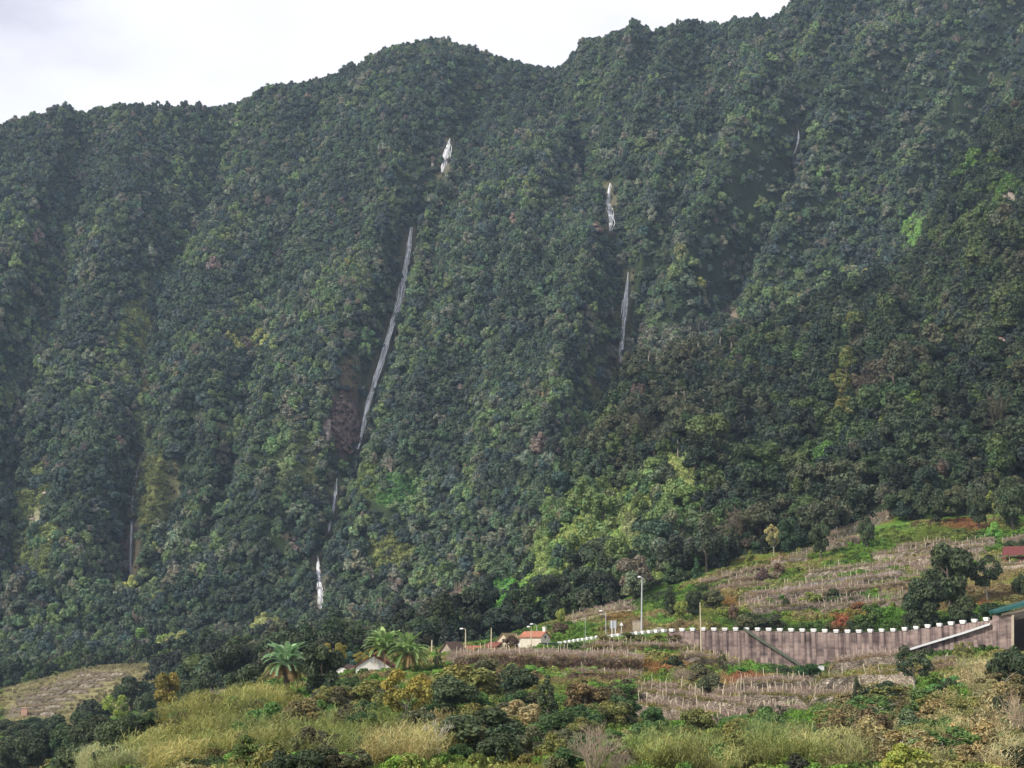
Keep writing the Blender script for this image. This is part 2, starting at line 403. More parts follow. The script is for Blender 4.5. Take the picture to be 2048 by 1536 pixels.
def unit(a):
    return a / np.maximum(np.linalg.norm(a, axis=-1, keepdims=True), 1e-9)
def leaves_at(P, Nn, size, g, aspect=0.6, jit=0.35):
    """diamond leaf sprays at P facing Nn"""
    n = len(P)
    q = g.normal(size=(n, 3)); t1 = unit(np.cross(Nn, q)); t2 = np.cross(Nn, t1)
    s = size * (1 + jit * g.uniform(-1, 1, (n, 1)))
    Vv = np.stack([P - t1 * s * 0.5, P + t2 * s * aspect * 0.5 + Nn * s * 0.08, P + t1 * s * 0.5, P - t2 * s * aspect * 0.5 + Nn * s * 0.08], 1).reshape(-1, 3)
    F = np.arange(n * 4).reshape(n, 4)
    return Vv, F
def tube(pts, rad, sides=5):
    """tapered tube through pts; returns verts, quads"""
    pts = np.asarray(pts, float); rad = np.broadcast_to(np.asarray(rad, float), (len(pts),))
    d = unit(np.gradient(pts, axis=0))
    ref = np.where(np.abs(d[:, 2:3]) > 0.9, np.array([[1.0, 0, 0]]), np.array([[0, 0, 1.0]]))
    a_ = unit(np.cross(d, ref)); b_ = np.cross(d, a_)
    th = np.arange(sides) * 2 * math.pi / sides
    Vv = (pts[:, None] + rad[:, None, None] * (np.cos(th)[None, :, None] * a_[:, None] + np.sin(th)[None, :, None] * b_[:, None])).reshape(-1, 3)
    F = [[i * sides + j, i * sides + (j + 1) % sides, (i + 1) * sides + (j + 1) % sides, (i + 1) * sides + j] for i in range(len(pts) - 1) for j in range(sides)]
    return Vv, np.array(F)
class Geo:
    """collects vertices and polygons of one mesh"""
    def __init__(s): s.V, s.P, s.A, s.I, s.n = [], [], [], [], 0
    def add(s, V, F, var=1.0, mi=0):
        V = np.asarray(V, float); F = np.asarray(F)
        s.V.append(V); s.P.append(F + s.n); s.I.append(mi)
        va = np.asarray(var, float)
        s.A.append(np.broadcast_to(va, (len(V), 3)) if va.ndim < 2 else va)
        s.n += len(V); return s
    def box(s, c, d, rot=0.0, var=1.0, mi=0, taper=1.0):
        """box centred on c with full sizes d, turned about Z; taper scales the top"""
        q = np.array([[x, y, z] for z in (-.5, .5) for x, y in ((-.5, -.5), (.5, -.5), (.5, .5), (-.5, .5))])
        q[4:, :2] *= taper
        q = q * np.array(d)
        cr_, sr_ = math.cos(rot), math.sin(rot)
        q = np.stack([q[:, 0] * cr_ - q[:, 1] * sr_, q[:, 0] * sr_ + q[:, 1] * cr_, q[:, 2]], 1) + np.array(c)
        return s.add(q, [[3, 2, 1, 0], [4, 5, 6, 7], [0, 1, 5, 4], [1, 2, 6, 5], [2, 3, 7, 6], [3, 0, 4, 7]], var, mi)
    def bar(s, a_, b_, r1, r2=None, sides=5, var=1.0, mi=0, cap=True):
        V, F = tube([a_, b_], [r1, r1 if r2 is None else r2], sides)
        s.add(V, F, var, mi)
        if cap:
            s.add(V[sides:], [list(range(sides))], var, mi)
        return s
    def tube(s, pts, rad, sides=5, var=1.0, mi=0):
        V, F = tube(pts, rad, sides); return s.add(V, F, var, mi)
    def mesh(s, name, mats, smooth=False):
        V = np.concatenate(s.V)
        return mesh_np(name, V, s.P, mats if isinstance(mats, list) else [mats], np.concatenate(s.A), s.I, smooth)

def leafvar(n, g, lo=0.65, hi=1.4, hue=0.07):
    b_ = g.uniform(lo, hi, (n, 1)); h_ = g.normal(0, hue, (n, 1))
    return np.clip(b_ * np.concatenate([1 + h_, np.ones((n, 1)), 1 - h_ * 0.6], 1), 0.2, 2.2)

def crown_mesh(name, seed, w, h, base, nl, nleaf, ls, mat, lobe=(0.26, 0.40), spread=0.75, up=0.35, core=0.8, cone=0.0, rough=0.6, lv=(0.65, 1.4)):
    """a crown of leaf-covered lobes: width w, from height base to h"""
    g = np.random.default_rng(seed)
    rx, rz = w / 2, (h - base) / 2
    cz = base + rz
    C, Rr = [], []
    for i in range(nl):
        for _ in range(30):
            d = unit(g.normal(size=3)); q = d * g.uniform(0.25, 1.0) ** 0.5 * spread
            if cone: q[:2] *= np.clip(1.0 - cone * (q[2] * 0.5 + 0.5), 0.15, 1.0)
            if all(np.linalg.norm(q - c_) > 0.28 for c_ in C): break
        C.append(q); Rr.append(g.uniform(*lobe) * (1.0 if not cone else np.clip(1.0 - cone * 0.7 * (q[2] * 0.5 + 0.5), 0.25, 1)))
    C = np.array(C); Rr = np.array(Rr)
    S_ = np.array([rx, rx, rz])
    lobv = leafvar(nl, g, 0.86, 1.18, 0.05)
    n = int(nleaf * 1.9)
    k_ = g.choice(nl, n, p=Rr ** 2 / (Rr ** 2).sum())
    d = unit(g.normal(size=(n, 3))); d[:, 2] = np.where(d[:, 2] < -0.45, -d[:, 2], d[:, 2])
    P = C[k_] + d * (Rr[k_] * g.uniform(0.82, 1.12, n))[:, None]
    inside = np.zeros(n, bool)
    for j in range(nl):
        inside |= (np.linalg.norm(P - C[j], axis=1) < Rr[j] * 0.78) & (k_ != j)
    P, d, k_ = P[~inside][:nleaf], d[~inside][:nleaf], k_[~inside][:nleaf]
    P = P * S_ + np.array([0, 0, cz])
    nn = unit(unit(d / S_) + rough * g.normal(size=d.shape) + np.array([0, 0, up]))
    G = Geo()
    V, F = leaves_at(P, nn, ls, g)
    G.add(V, F, np.repeat(leafvar(len(P), g, *lv) * lobv[k_], 4, 0))
    iv, jf = ico()
    if core:
        for j in range(nl):
            sc_ = core * (1 + 0.12 * g.normal(size=(len(iv), 1)))
            G.add((C[j] + iv * Rr[j] * sc_) * S_ + np.array([0, 0, cz]), jf, lobv[j] * 0.95)
    return G.mesh(name, mat)

def trunk_mesh(name, seed, h, r, mat, lean=0.08, limbs=4, reach=0.3):
    g = np.random.default_rng(seed)
    G = Geo()
    n = 6
    z = np.linspace(-0.6, h, n)
    off = np.cumsum(g.normal(0, lean * h / n, (n, 2)), 0); off -= off[0]
    pts = np.concatenate([off, z[:, None]], 1)
    G.tube(pts, np.linspace(r * 1.25, r * 0.35, n), 6)
    for i in range(limbs):
        k_ = g.integers(2, n - 1); a_ = g.uniform(0, 6.28)
        e_ = np.array([math.cos(a_), math.sin(a_), g.uniform(0.6, 1.3)]) * h * reach
        G.tube([pts[k_], pts[k_] + e_ * 0.5 + np.array([0, 0, 0.05 * h]), pts[k_] + e_], [r * 0.5, r * 0.32, r * 0.12], 4)
    return G.mesh(name, mat)

def twigs(G, g, base, dirn, length, rad, depth, split=3, spread=0.55, droop=0.0, var=1.0, sides=3, end=0.35):
    """a bare branching plant"""
    mid = base + dirn * length * 0.5 + g.normal(0, length * 0.05, 3)
    tip = base + dirn * length + g.normal(0, length * 0.09, 3) - np.array([0, 0, droop * length])
    G.tube([base, mid, tip], [rad, rad * 0.8, rad * 0.6], sides, var)
    if depth <= 0: return
    for i in range(split):
        st = base + (tip - base) * g.uniform(0.45, 1.0)
        nd = unit(dirn + spread * g.normal(size=3) + np.array([0, 0, 0.12]))
        twigs(G, g, st, nd, length * g.uniform(0.55, 0.8), rad * 0.6, depth - 1, split, spread, droop, var * g.uniform(0.9, 1.1), sides)

# ------------------------------------------------------------------ objects
def setp(o, label=None, cat=None, group=None, kind=None):
    if label: o['label'] = label
    if cat: o['category'] = cat
    if group: o['group'] = group
    if kind: o['kind'] = kind
    return o
def thing(name, label, cat, loc=(0, 0, 0), rotz=0.0, group=None, scale=1.0):
    o = bpy.data.objects.new(name, None); COL.objects.link(o)
    o.empty_display_size = 0.3
    o.location = loc; o.rotation_euler = (0, 0, rotz)
    o.scale = (scale,) * 3 if np.isscalar(scale) else scale
    return setp(o, label, cat, group)
def part(name, me, parent=None, color=None, loc=None, rot=None, scale=None):
    o = bpy.data.objects.new(name, me); COL.objects.link(o)
    if parent is not None: o.parent = parent
    if color is not None: o.color = (*color, 1)
    if loc is not None: o.location = loc
    if rot is not None: o.rotation_euler = rot
    if scale is not None: o.scale = (scale,) * 3 if np.isscalar(scale) else scale
    return o
def single(name, me, label, cat, loc=(0, 0, 0), rotz=0.0, group=None, scale=1.0, color=None):
    o = part(name, me, None, color, loc, (0, 0, rotz), scale)
    return setp(o, label, cat, group)

def scatter(name, pts, protos, idx, rot, scl, tint, label=None, kind='stuff'):
    """one object that draws many small copies of a few meshes (uncountable stuff)"""
    me = bpy.data.meshes.new(name)
    n = len(pts)
    me.vertices.add(n); me.vertices.foreach_set('co', np.asarray(pts, np.float32).ravel())
    A = me.attributes.new('idx', 'INT', 'POINT'); A.data.foreach_set('value', np.asarray(idx, np.int32))
    A = me.attributes.new('rot', 'FLOAT_VECTOR', 'POINT'); A.data.foreach_set('vector', np.asarray(rot, np.float32).ravel())
    A = me.attributes.new('scl', 'FLOAT_VECTOR', 'POINT'); A.data.foreach_set('vector', np.asarray(scl, np.float32).ravel())
    A = me.attributes.new('tint', 'FLOAT_COLOR', 'POINT')
    c4 = np.ones((n, 4), np.float32); c4[:, :3] = tint; A.data.foreach_set('color', c4.ravel())
    me.update()
    ob = bpy.data.objects.new(name, me); COL.objects.link(ob)
    pc = bpy.data.collections.new(name + '_models')
    for i, pm in enumerate(protos):
        po = bpy.data.objects.new('%s_model_%02d' % (name, i), pm); pc.objects.link(po)
    ng = bpy.data.node_groups.new(name + '_nodes', 'GeometryNodeTree')
    ng.interface.new_socket('Geometry', in_out='INPUT', socket_type='NodeSocketGeometry')
    ng.interface.new_socket('Geometry', in_out='OUTPUT', socket_type='NodeSocketGeometry')
    gi, go = ng.nodes.new('NodeGroupInput'), ng.nodes.new('NodeGroupOutput')
    ci = ng.nodes.new('GeometryNodeCollectionInfo'); ci.inputs['Collection'].default_value = pc
    ci.inputs['Separate Children'].default_value = True; ci.inputs['Reset Children'].default_value = True
    ip = ng.nodes.new('GeometryNodeInstanceOnPoints'); ip.inputs['Pick Instance'].default_value = True
    def na(nm, ty):
        q = ng.nodes.new('GeometryNodeInputNamedAttribute'); q.data_type = ty; q.inputs['Name'].default_value = nm
        return q.outputs['Attribute']
    l_ = ng.links.new
    l_(gi.outputs[0], ip.inputs['Points']); l_(ci.outputs[0], ip.inputs['Instance'])
    l_(na('idx', 'INT'), ip.inputs['Instance Index'])
    er = ng.nodes.new('FunctionNodeEulerToRotation'); l_(na('rot', 'FLOAT_VECTOR'), er.inputs[0]); l_(er.outputs[0], ip.inputs['Rotation'])
    l_(na('scl', 'FLOAT_VECTOR'), ip.inputs['Scale'])
    l_(ip.outputs[0], go.inputs[0])
    md = ob.modifiers.new('scatter', 'NODES'); md.node_group = ng
    setp(ob, label, None, None, kind)
    return ob

# ------------------------------------------------------------------ where the ground is bare, grassy or wooded
# patches of open ground: (u, v, half width, half height, colour, share of trees kept)
OPEN = [
    (268, 655, 36, 54, '868f58', .1), (286, 590, 12, 40, '74805a', .3), (345, 405, 20, 18, '74805a', .3), (290, 740, 12, 60, '6d6a4a', .4),
    (692, 845, 40, 70, '50433f', .0), (654, 865, 10, 26, '8d837c', .0), (700, 760, 24, 50, '5f5844', .25),
    (305, 985, 46, 82, '707546', .12), (262, 1090, 22, 80, '50493d', .05), (320, 960, 25, 40, '6c7045', .2), (283, 850, 18, 45, '74805a', .3),
    (70, 1050, 36, 116, '7a8552', .15), (75, 1040, 18, 22, '948a80', .05), (60, 1130, 24, 50, '647342', .2),
    (800, 985, 46, 34, '587d45', .1), (590, 930, 55, 60, '74805a', .45), (775, 1105, 48, 38, '7f8650', .2), (735, 960, 20, 40, '6b7a46', .4),
    (1225, 1075, 150, 105, '7c8c50', .45), (1090, 1130, 60, 70, '7c8c50', .5),
    (1132, 1112, 18, 66, '7f8c4c', .12), (1165, 1082, 24, 58, '8c9a50', .06), (1200, 1112, 16, 52, '74884a', .12), (1236, 1078, 18, 64, '76894a', .12), (1352, 966, 20, 50, '8a965a', .08), (1376, 948, 12, 40, '828c56', .2), (1300, 1020, 28, 40, '828a58', .12),
    (1262, 1050, 22, 28, '6e6558', .1), (1237, 1128, 24, 20, '7f8658', .15), (1092, 1150, 18, 50, '74844c', .25), (345, 970, 14, 60, '7d7a58', .15), (322, 1030, 12, 60, '74805a', .25), (45, 1110, 14, 60, '66704a', .3), (470, 640, 16, 50, '747c50', .5), (720, 560, 18, 50, '74805a', .5), (860, 640, 10, 60, '6f7550', .5), (560, 960, 14, 60, '74805a', .25), (620, 955, 12, 54, '7f7c4c', .25), (1075, 790, 14, 26, '7a6a52', .5), (1190, 790, 14, 16, '75804a', .4),
    (1010, 1195, 44, 40, '5f8f42', .02), (965, 1140, 46, 12, '6b6650', .35), (1060, 1190, 24, 40, '6f8f3f', .3),
    (2010, 410, 30, 36, '8f867a', .3), (1975, 440, 40, 40, '6f8a3f', .5), (2012, 690, 18, 24, '8f7a70', .2),
    (450, 1270, 90, 14, '8b8a5c', .6), (1245, 640, 14, 100, '66703f', .35), (1218, 415, 18, 55, '60604c', .1), (888, 315, 14, 42, '6b675a', .1),
    (1590, 295, 9, 30, '5c5a4c', .1), (665, 1010, 14, 60, '565844', .2), (637, 1170, 14, 60, '4a463f', .1),
    (1470, 640, 30, 20, '7a7060', .5), (1960, 600, 14, 30, '6b6a54', .5), (1180, 845, 8, 22, '57544c', .2),
]
FALLS = {   # waterfalls: picture polyline, width in pixels, label
    'long':  [[(822, 458), (817, 500), (811, 535), (803, 580), (797, 610), (786, 645), (775, 680), (764, 720), (752, 755), (741, 795), (731, 835), (722, 875), (716, 902)], 15,
              'longest white waterfall, slanting down the middle of the mountain beside the brown rock face'],
    'top':   [[(901, 280), (896, 300), (891, 320), (885, 348)], 12, 'short white waterfall highest on the mountain, above the longest fall'],
    'split': [[(1220, 370), (1218, 395), (1216, 420), (1221, 445), (1221, 466)], 14, 'white waterfall splitting into braided strands below the notch in the skyline'],
    'right': [[(1257, 548), (1253, 590), (1249, 640), (1245, 685), (1241, 732)], 12, 'straight white waterfall dropping to the tree tops of the right-hand spur'],
    'thin':  [[(1597, 264), (1596, 285), (1592, 300), (1588, 312)], 5, 'thin white trickle of water high on the right-hand mountain'],
    'dim':   [[(287, 908), (276, 945), (266, 985), (264, 1030), (262, 1080), (261, 1160)], 5, 'faint grey waterfall down the dark gully at the far left'],
    'mid':   [[(674, 960), (668, 1010), (660, 1045), (656, 1070)], 8, 'broken narrow waterfall just below the brown rock face'],
    'low':   [[(635, 1115), (637, 1150), (639, 1190), (641, 1226)], 12, 'lowest white waterfall, ending in the dark trees above the palms'],
    'gorge': [[(1179, 836), (1178, 850), (1178, 860)], 6, 'tiny pale cascade deep in the gorge behind the right-hand spur'],
}
def open_field(u, v):
    """colour, weight and tree share of open ground at picture points"""
    u, v = np.asarray(u, float), np.asarray(v, float)
    wob = fbm(u / 16, v / 16, 0, 77, 3) * 0.55
    keep = np.ones(u.shape); col = np.zeros(u.shape + (3,)); wt = np.zeros(u.shape)
    for (cu, cv, ru, rv, h_, k_) in OPEN:
        d = np.hypot((u - cu) / ru, (v - cv) / rv) + wob
        w = 1 - sst(d, 0.75, 1.1)
        keep = np.minimum(keep, 1 - w * (1 - k_))
        col += w[..., None] * lin(h_); wt += w
    for p, wd, _l in FALLS.values():
        p = np.array(p, float)
        cu = np.interp(v, p[:, 1], p[:, 0])
        inside = (v > p[0, 1] - 6) & (v < p[-1, 1] + 6)
        d = np.abs(u - cu) / (wd * 0.75 + 4) + wob * 0.5
        w = (1 - sst(d, 0.8, 1.15)) * inside
        keep = np.minimum(keep, 1 - w)
        col += w[..., None] * lin('5d5a45'); wt += w
    return col / np.maximum(wt, 1e-6)[..., None], np.clip(wt, 0, 1), keep

# forest begins behind these lines
def wooded(az, r, lay):
    u = 1024 + FPX * np.tan(az)
    right = sst(u, 960, 1000)
    lim = np.where(u > 985, np.interp(u, [985, 1030, 1130, 1250, 1400, 1500, 1650, 1800, 1900, 2048, 2300], [330, 345, 338, 334, 343, 346, 354, 362, 366, 366, 366]), np.interp(u, [-300, 300, 420, 560, 700, 850, 985], [600, 604, 330, 300, 300, 310, 330]))
    return r > lim

NEARPAL = {'olive': lin('6e7636'), 'green': lin('587d2c'), 'bright': lin('63893a'), 'straw': lin('988d60'), 'brown': lin('6b5643'), 'rust': lin('8d5a3f'), 'grey': lin('857a70'), 'dark': lin('39442a')}
# patches of near ground cover: (u, v, half width, half height, colour, strength)
COVER = [
    (1790, 1062, 60, 22, 'bright', .8), (1750, 1085, 40, 14, 'bright', .6), (1930, 1052, 50, 14, 'rust', .8), (1850, 1075, 120, 22, 'olive', .7), (1985, 1075, 30, 16, 'bright', .8),
    (1560, 1120, 60, 7, 'rust', .6), (1460, 1135, 50, 14, 'olive', .7), (1500, 1170, 90, 16, 'straw', .45), (1600, 1180, 60, 10, 'straw', .5), (1340, 1243, 60, 8, 'bright', .9),
    (1420, 1215, 60, 26, 'olive', .7), (1460, 1205, 26, 12, 'rust', .6), (1680, 1245, 22, 16, 'rust', 1.), (1750, 1235, 60, 22, 'green', .8), (1760, 1205, 30, 8, 'bright', .7), (1715, 1228, 26, 20, 'rust', .5),
    (1180, 1240, 60, 14, 'straw', .6), (1240, 1235, 40, 10, 'rust', .5), (1160, 1255, 40, 8, 'green', .7), (1980, 1230, 60, 16, 'green', .8), (1960, 1212, 24, 8, 'rust', .7),
    (1000, 1330, 60, 10, 'green', .7), (1060, 1345, 60, 10, 'bright', .8), (1180, 1352, 90, 8, 'bright', .8), (1120, 1325, 170, 14, 'brown', .75), (1330, 1335, 60, 14, 'rust', .7),
    (1400, 1360, 50, 14, 'straw', .5), (1490, 1345, 60, 10, 'bright', .8), (1500, 1362, 50, 12, 'rust', .8), (1450, 1385, 60, 12, 'rust', .5), (1250, 1380, 30, 14, 'bright', .8), (1225, 1400, 24, 12, 'rust', .9), (1250, 1422, 30, 8, 'bright', .9),
    (1370, 1400, 110, 16, 'straw', .55), (1560, 1400, 90, 30, 'grey', .5), (1680, 1400, 70, 14, 'straw', .6), (1330, 1465, 110, 14, 'green', .9), (1650, 1445, 60, 12, 'green', .9),
    (1680, 1480, 60, 9, 'bright', 1.), (1670, 1500, 60, 8, 'bright', 1.), (1690, 1491, 26, 5, 'rust', 1.), (1090, 1515, 60, 18, 'bright', 1.), (1050, 1530, 60, 10, 'rust', .7), (850, 1525, 40, 12, 'rust', .9),
    (1790, 1395, 60, 10, 'bright', .6), (1860, 1370, 70, 14, 'green', .8), (1920, 1365, 30, 26, 'straw', .8), (1940, 1390, 30, 20, 'bright', .6), (730, 1420, 60, 18, 'bright', .8), (660, 1440, 50, 24, 'green', .8), (850, 1450, 60, 16, 'bright', .6),
    (560, 1450, 60, 30, 'olive', .7), (430, 1480, 110, 40, 'olive', .6), (1900, 1490, 140, 40, 'olive', .6), (1960, 1420, 60, 40, 'olive', .5), (980, 1380, 40, 12, 'bright', .6), (400, 1430, 30, 16, 'bright', .7), (1140, 1500, 30, 18, 'brown', .7), (700, 1425, 30, 8, 'rust', .5), (1420, 1095, 16, 8, 'rust', .6),
]
TERR_LEFT = dict(u=(10, 335), r=(505, 612))
def cover_color(x, y, z):
    """what grows on the near ground"""
    u, v = proj(x, y, z)
    n1, n2 = fbm(x / 11, y / 11, 0, 41, 4), fbm(x / 4.5, y / 4.5, 0, 43, 3)
    c = np.empty(np.shape(u) + (3,))
    w = [np.exp(-((n1 - m_) / 0.22) ** 2) for m_ in (-0.42, -0.1, 0.18, 0.42, 0.6)]
    cols = [NEARPAL[k_] for k_ in ('dark', 'green', 'olive', 'straw', 'brown')]
    s_ = sum(w)
    c = sum(w[i][..., None] * cols[i] for i in range(5)) / s_[..., None]
    for (cu, cv, ru, rv, k_, st) in COVER:
        d = np.hypot((u - cu) / ru, (v - cv) / rv) + n2 * 0.5
        q = (1 - sst(d, 0.6, 1.15)) * st
        c = c * (1 - q[..., None]) + NEARPAL[k_] * q[..., None]
    mid_ = sst(u, 430, 560) * (1 - sst(u, 1230, 1300)) * sst(v, 1370, 1400) * .55
    gr_ = np.where((n2 > 0)[..., None], NEARPAL['green'], NEARPAL['olive'])
    c = c * (1 - mid_[..., None]) + gr_ * mid_[..., None]
    # left terraced hill: pale pinkish earth, mossy crest
    q = ((u > 0) & (u < 330) & (np.hypot(x, y) > 500) & (np.hypot(x, y) < 615)).astype(float) * sst(u, -10, 25) * (1 - sst(u, 295, 335))
    e = lin('968f68') * (0.85 + 0.5 * n2[..., None])
    c = c * (1 - q[..., None]) + e * q[..., None]
    return c

colr, wopen, keep = open_field(U1, V1)
isw = wooded(AA, RR, LAY)
fc = np.broadcast_to(lin('2f3a26'), H.shape + (3,)) * (1 + 0.4 * fbm(X / 9, Y / 9, H / 9, 51, 3))[..., None]
fc = fc * (1 - wopen[..., None]) + colr * (1 + 0.35 * fbm(X / 5, Y / 5, H / 14, 52, 3))[..., None] * wopen[..., None]
nc = cover_color(X, Y, H) * 0.8
GC = np.where(wooded(AA, RR - 8, LAY)[..., None], fc, nc)
GC = np.clip(GC, 0.004, 0.9)

def terrain(name, mask):
    ids = np.arange(NA * NR).reshape(NA, NR)
    q = np.stack([ids[:-1, :-1], ids[1:, :-1], ids[1:, 1:], ids[:-1, 1:]], -1)[mask]
    used, inv = np.unique(q.ravel(), return_inverse=True)
    V = np.stack([X.ravel(), Y.ravel(), H.ravel()], 1)[used]
    me = mesh_np(name, V, [inv.reshape(-1, 4)[:, ::-1]], [M['soil']], GC.reshape(-1, 3)[used], smooth=True, attr='col')
    o = bpy.data.objects.new(name, me); COL.objects.link(o)
    return setp(o, kind='structure')
Lm = (LAY[:-1, :-1] + LAY[1:, 1:]) / 2
terrain('hillside', Lm < 13.0)
terrain('mountain', Lm >= 13.0)

# ------------------------------------------------------------------ forest
CELL = 3.3
gx = np.arange(-560, 620, CELL); gy = np.arange(255, 1200, CELL)
PX, PY = [q.ravel() for q in np.meshgrid(gx, gy)]
PX = PX + rng.uniform(-.48, .48, PX.shape) * CELL; PY = PY + rng.uniform(-.48, .48, PY.shape) * CELL
pa, pr = np.arctan2(PX, PY), np.hypot(PX, PY)
ok = (np.abs(pa) < R(23.5)) & (pr > 290) & (pr < 1185)
PX, PY, pa, pr = PX[ok], PY[ok], pa[ok], pr[ok]
PZ = samp(H, pa, pr); plam = samp(LAY, pa, pr)
pu, pv = proj(PX, PY, PZ)
ok = wooded(pa, pr, plam) & (plam < 17.6)
_c, _w, kp = open_field(pu, pv)
for dv_ in (9, 19): kp = np.minimum(kp, 0.15 + 0.85 * open_field(pu, pv - dv_ * 900 / np.maximum(pr, 500))[2])   # nor anything tall just below an opening
ok &= rng.uniform(0, 1, len(ok)) < kp
# thin out: near the camera fewer, bigger trees
dens = np.interp(pr, [290, 420, 650, 1100], [0.5, 0.55, 0.8, 1.0]); dens = np.where(plam < 13.2, dens, np.maximum(dens, 0.8))
ok &= rng.uniform(0, 1, len(ok)) < dens
i0, j0 = [q.astype(int) for q in _idx(pa, pr)]
vis = (PZ + 11) / pr > RUN[i0, np.maximum(j0 - 2, 0)] - 0.012
ok &= vis
PX, PY, PZ, pa, pr, plam, pu, pv = [q[ok] for q in (PX, PY, PZ, pa, pr, plam, pu, pv)]
nF = len(PX)
# tree kinds and tints
FP = {'dark': lin('3c4c3b'), 'blue': lin('3e5049'), 'mid': lin('4e6346'), 'grey': lin('646b58'), 'light': lin('627748'), 'yellow': lin('868c4c'), 'bare': lin('6f675c'), 'bright': lin('6a8f44'), 'rusty': lin('85664c')}
nz1 = fbm(PX / 55, PY / 55, PZ / 55, 61, 3); nz2 = fbm(PX / 16, PY / 16, PZ / 16, 63, 2)
q = rng.uniform(0, 1, nF) + nz1 * 0.55 + nz2 * 0.25
names = np.select([q < 0.28, q < 0.48, q < 0.80, q < 0.96, q < 1.30, q < 9], ['dark', 'blue', 'mid', 'grey', 'light', 'yellow'], 'yellow')
names = np.where(rng.uniform(0, 1, nF) < 0.012, 'bare', names); names = np.where(rng.uniform(0, 1, nF) < 0.0002, 'rusty', names)
TINTS = [(1690, 800, 30, 34, 'yellow', .9), (1740, 785, 30, 42, 'bare', .8), (1822, 828, 22, 26, 'bright', .9), (1790, 882, 26, 20, 'yellow', .7), (1640, 968, 24, 14, 'bright', .8), (2040, 742, 16, 22, 'yellow', .9), (1690, 850, 16, 16, 'yellow', .7),
         (1830, 478, 22, 38, 'bright', .9), (490, 695, 52, 16, 'yellow', .7), (440, 790, 24, 14, 'light', .8), (500, 605, 30, 30, 'light', .5), (1430, 330, 50, 30, 'light', .3), (930, 195, 40, 30, 'light', .3), (2000, 880, 30, 20, 'bare', .7), (1985, 390, 60, 60, 'bright', .4), (1960, 500, 90, 60, 'light', .4),
         (1480, 1090, 26, 30, 'bare', .5), (920, 1225, 36, 22, 'bare', .7), (950, 1205, 20, 20, 'bare', .4), (430, 1275, 70, 14, 'grey', .7), (540, 1268, 30, 12, 'yellow', .6), (310, 1290, 20, 12, 'bright', .6), (340, 1315, 26, 14, 'yellow', .6), (1180, 1100, 110, 90, 'light', .5), (1180, 1100, 110, 90, 'bright', .06), (1330, 1000, 60, 50, 'light', .5), (1330, 720, 120, 60, 'grey', .6), (1310, 860, 80, 60, 'grey', .6), (1200, 1180, 40, 30, 'dark', .5), (560, 930, 60, 60, 'light', .3), (800, 1010, 80, 60, 'light', .3), (1000, 1215, 24, 20, 'bright', .7), (690, 600, 40, 30, 'bare', .2), (1025, 910, 8, 8, 'bare', .5)]
for (cu, cv, ru, rv, k_, st) in TINTS:
    d = np.hypot((pu - cu) / ru, (pv - cv + 6) / rv)
    names = np.where((d < 1) & (rng.uniform(0, 1, nF) < st), k_, names)
nose = (np.hypot((pu - 1210) / 190, (pv - 1075) / 135) < 1)
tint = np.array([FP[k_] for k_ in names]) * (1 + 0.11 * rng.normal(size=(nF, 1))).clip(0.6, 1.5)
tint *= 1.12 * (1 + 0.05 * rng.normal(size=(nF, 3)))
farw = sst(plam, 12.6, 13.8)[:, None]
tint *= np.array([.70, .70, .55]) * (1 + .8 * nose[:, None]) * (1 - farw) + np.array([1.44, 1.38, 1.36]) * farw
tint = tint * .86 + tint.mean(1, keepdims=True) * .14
tall = (np.hypot((pu - 1340) / 150, (pv - 710) / 70) < 1) | (np.hypot((pu - 1320) / 110, (pv - 880) / 70) < 1)
size = np.interp(pr, [300, 450, 650, 800, 1100], [0.95, 0.92, 0.82, 0.77, 0.78]) * np.exp(rng.normal(-.06, .3, nF)).clip(.42, 1.75)
size = np.where(plam > 16.6, size * 0.85, size)
kind = rng.integers(0, 7, nF)
kind = np.where((names == 'bare') & (rng.uniform(0, 1, nF) < 0.6), 9, kind)
kind = np.where(tall & (rng.uniform(0, 1, nF) < 0.06), 7 + rng.integers(0, 2, nF), kind)

LS = M['leaf_stuff']
FAR = [crown_mesh('crown_far_%d' % i, 100 + i, [8.5, 7.5, 9.2, 7.0, 8.0, 6.2, 9.5][i], [7.5, 8.5, 6.8, 9.5, 7.0, 8.0, 6.2][i], [-1.5, -1.5, -2, -1, -1.5, -1, -2][i], [9, 8, 10, 8, 11, 7, 12][i], 620, 1.0, LS, lobe=(0.25, 0.40), lv=(.78, 1.25), rough=.5) for i in range(7)]
def tall_tree(name, seed, leafm, barkm):
    g = np.random.default_rng(seed)
    G = Geo()
    h = 14.0
    pts = [np.array([0, 0, -1.0]), np.array([0.2, 0.1, 4.0]), np.array([0.1, -0.2, 8.0]), np.array([0.5, 0.1, 12.0])]
    G.tube(pts, [0.30, 0.26, 0.2, 0.08], 5, 1.0, 1)
    for i in range(9):
        z = g.uniform(5.5, 13); a_ = g.uniform(0, 6.28); rr = g.uniform(0.8, 2.6)
        c_ = np.array([math.cos(a_) * rr, math.sin(a_) * rr, z])
        G.tube([np.array([0.2, 0, z - 1.8]), c_], [0.1, 0.04], 3, 1.0, 1)
        n = 75
        d = unit(g.normal(size=(n, 3))); P = c_ + d * np.array([1.5, 1.5, 1.0]) * g.uniform(0.4, 1.05, (n, 1))
        V, F = leaves_at(P, unit(d + 0.7 * g.normal(size=d.shape) + [0, 0, .3]), 0.8, g)
        G.add(V, F, np.repeat(leafvar(n, g), 4, 0), 0)
    return G.mesh(name, [leafm, barkm])
FAR += [tall_tree('tall_far_0', 120, LS, M['bark_pale']), tall_tree('tall_far_1', 121, LS, M['bark_pale'])]
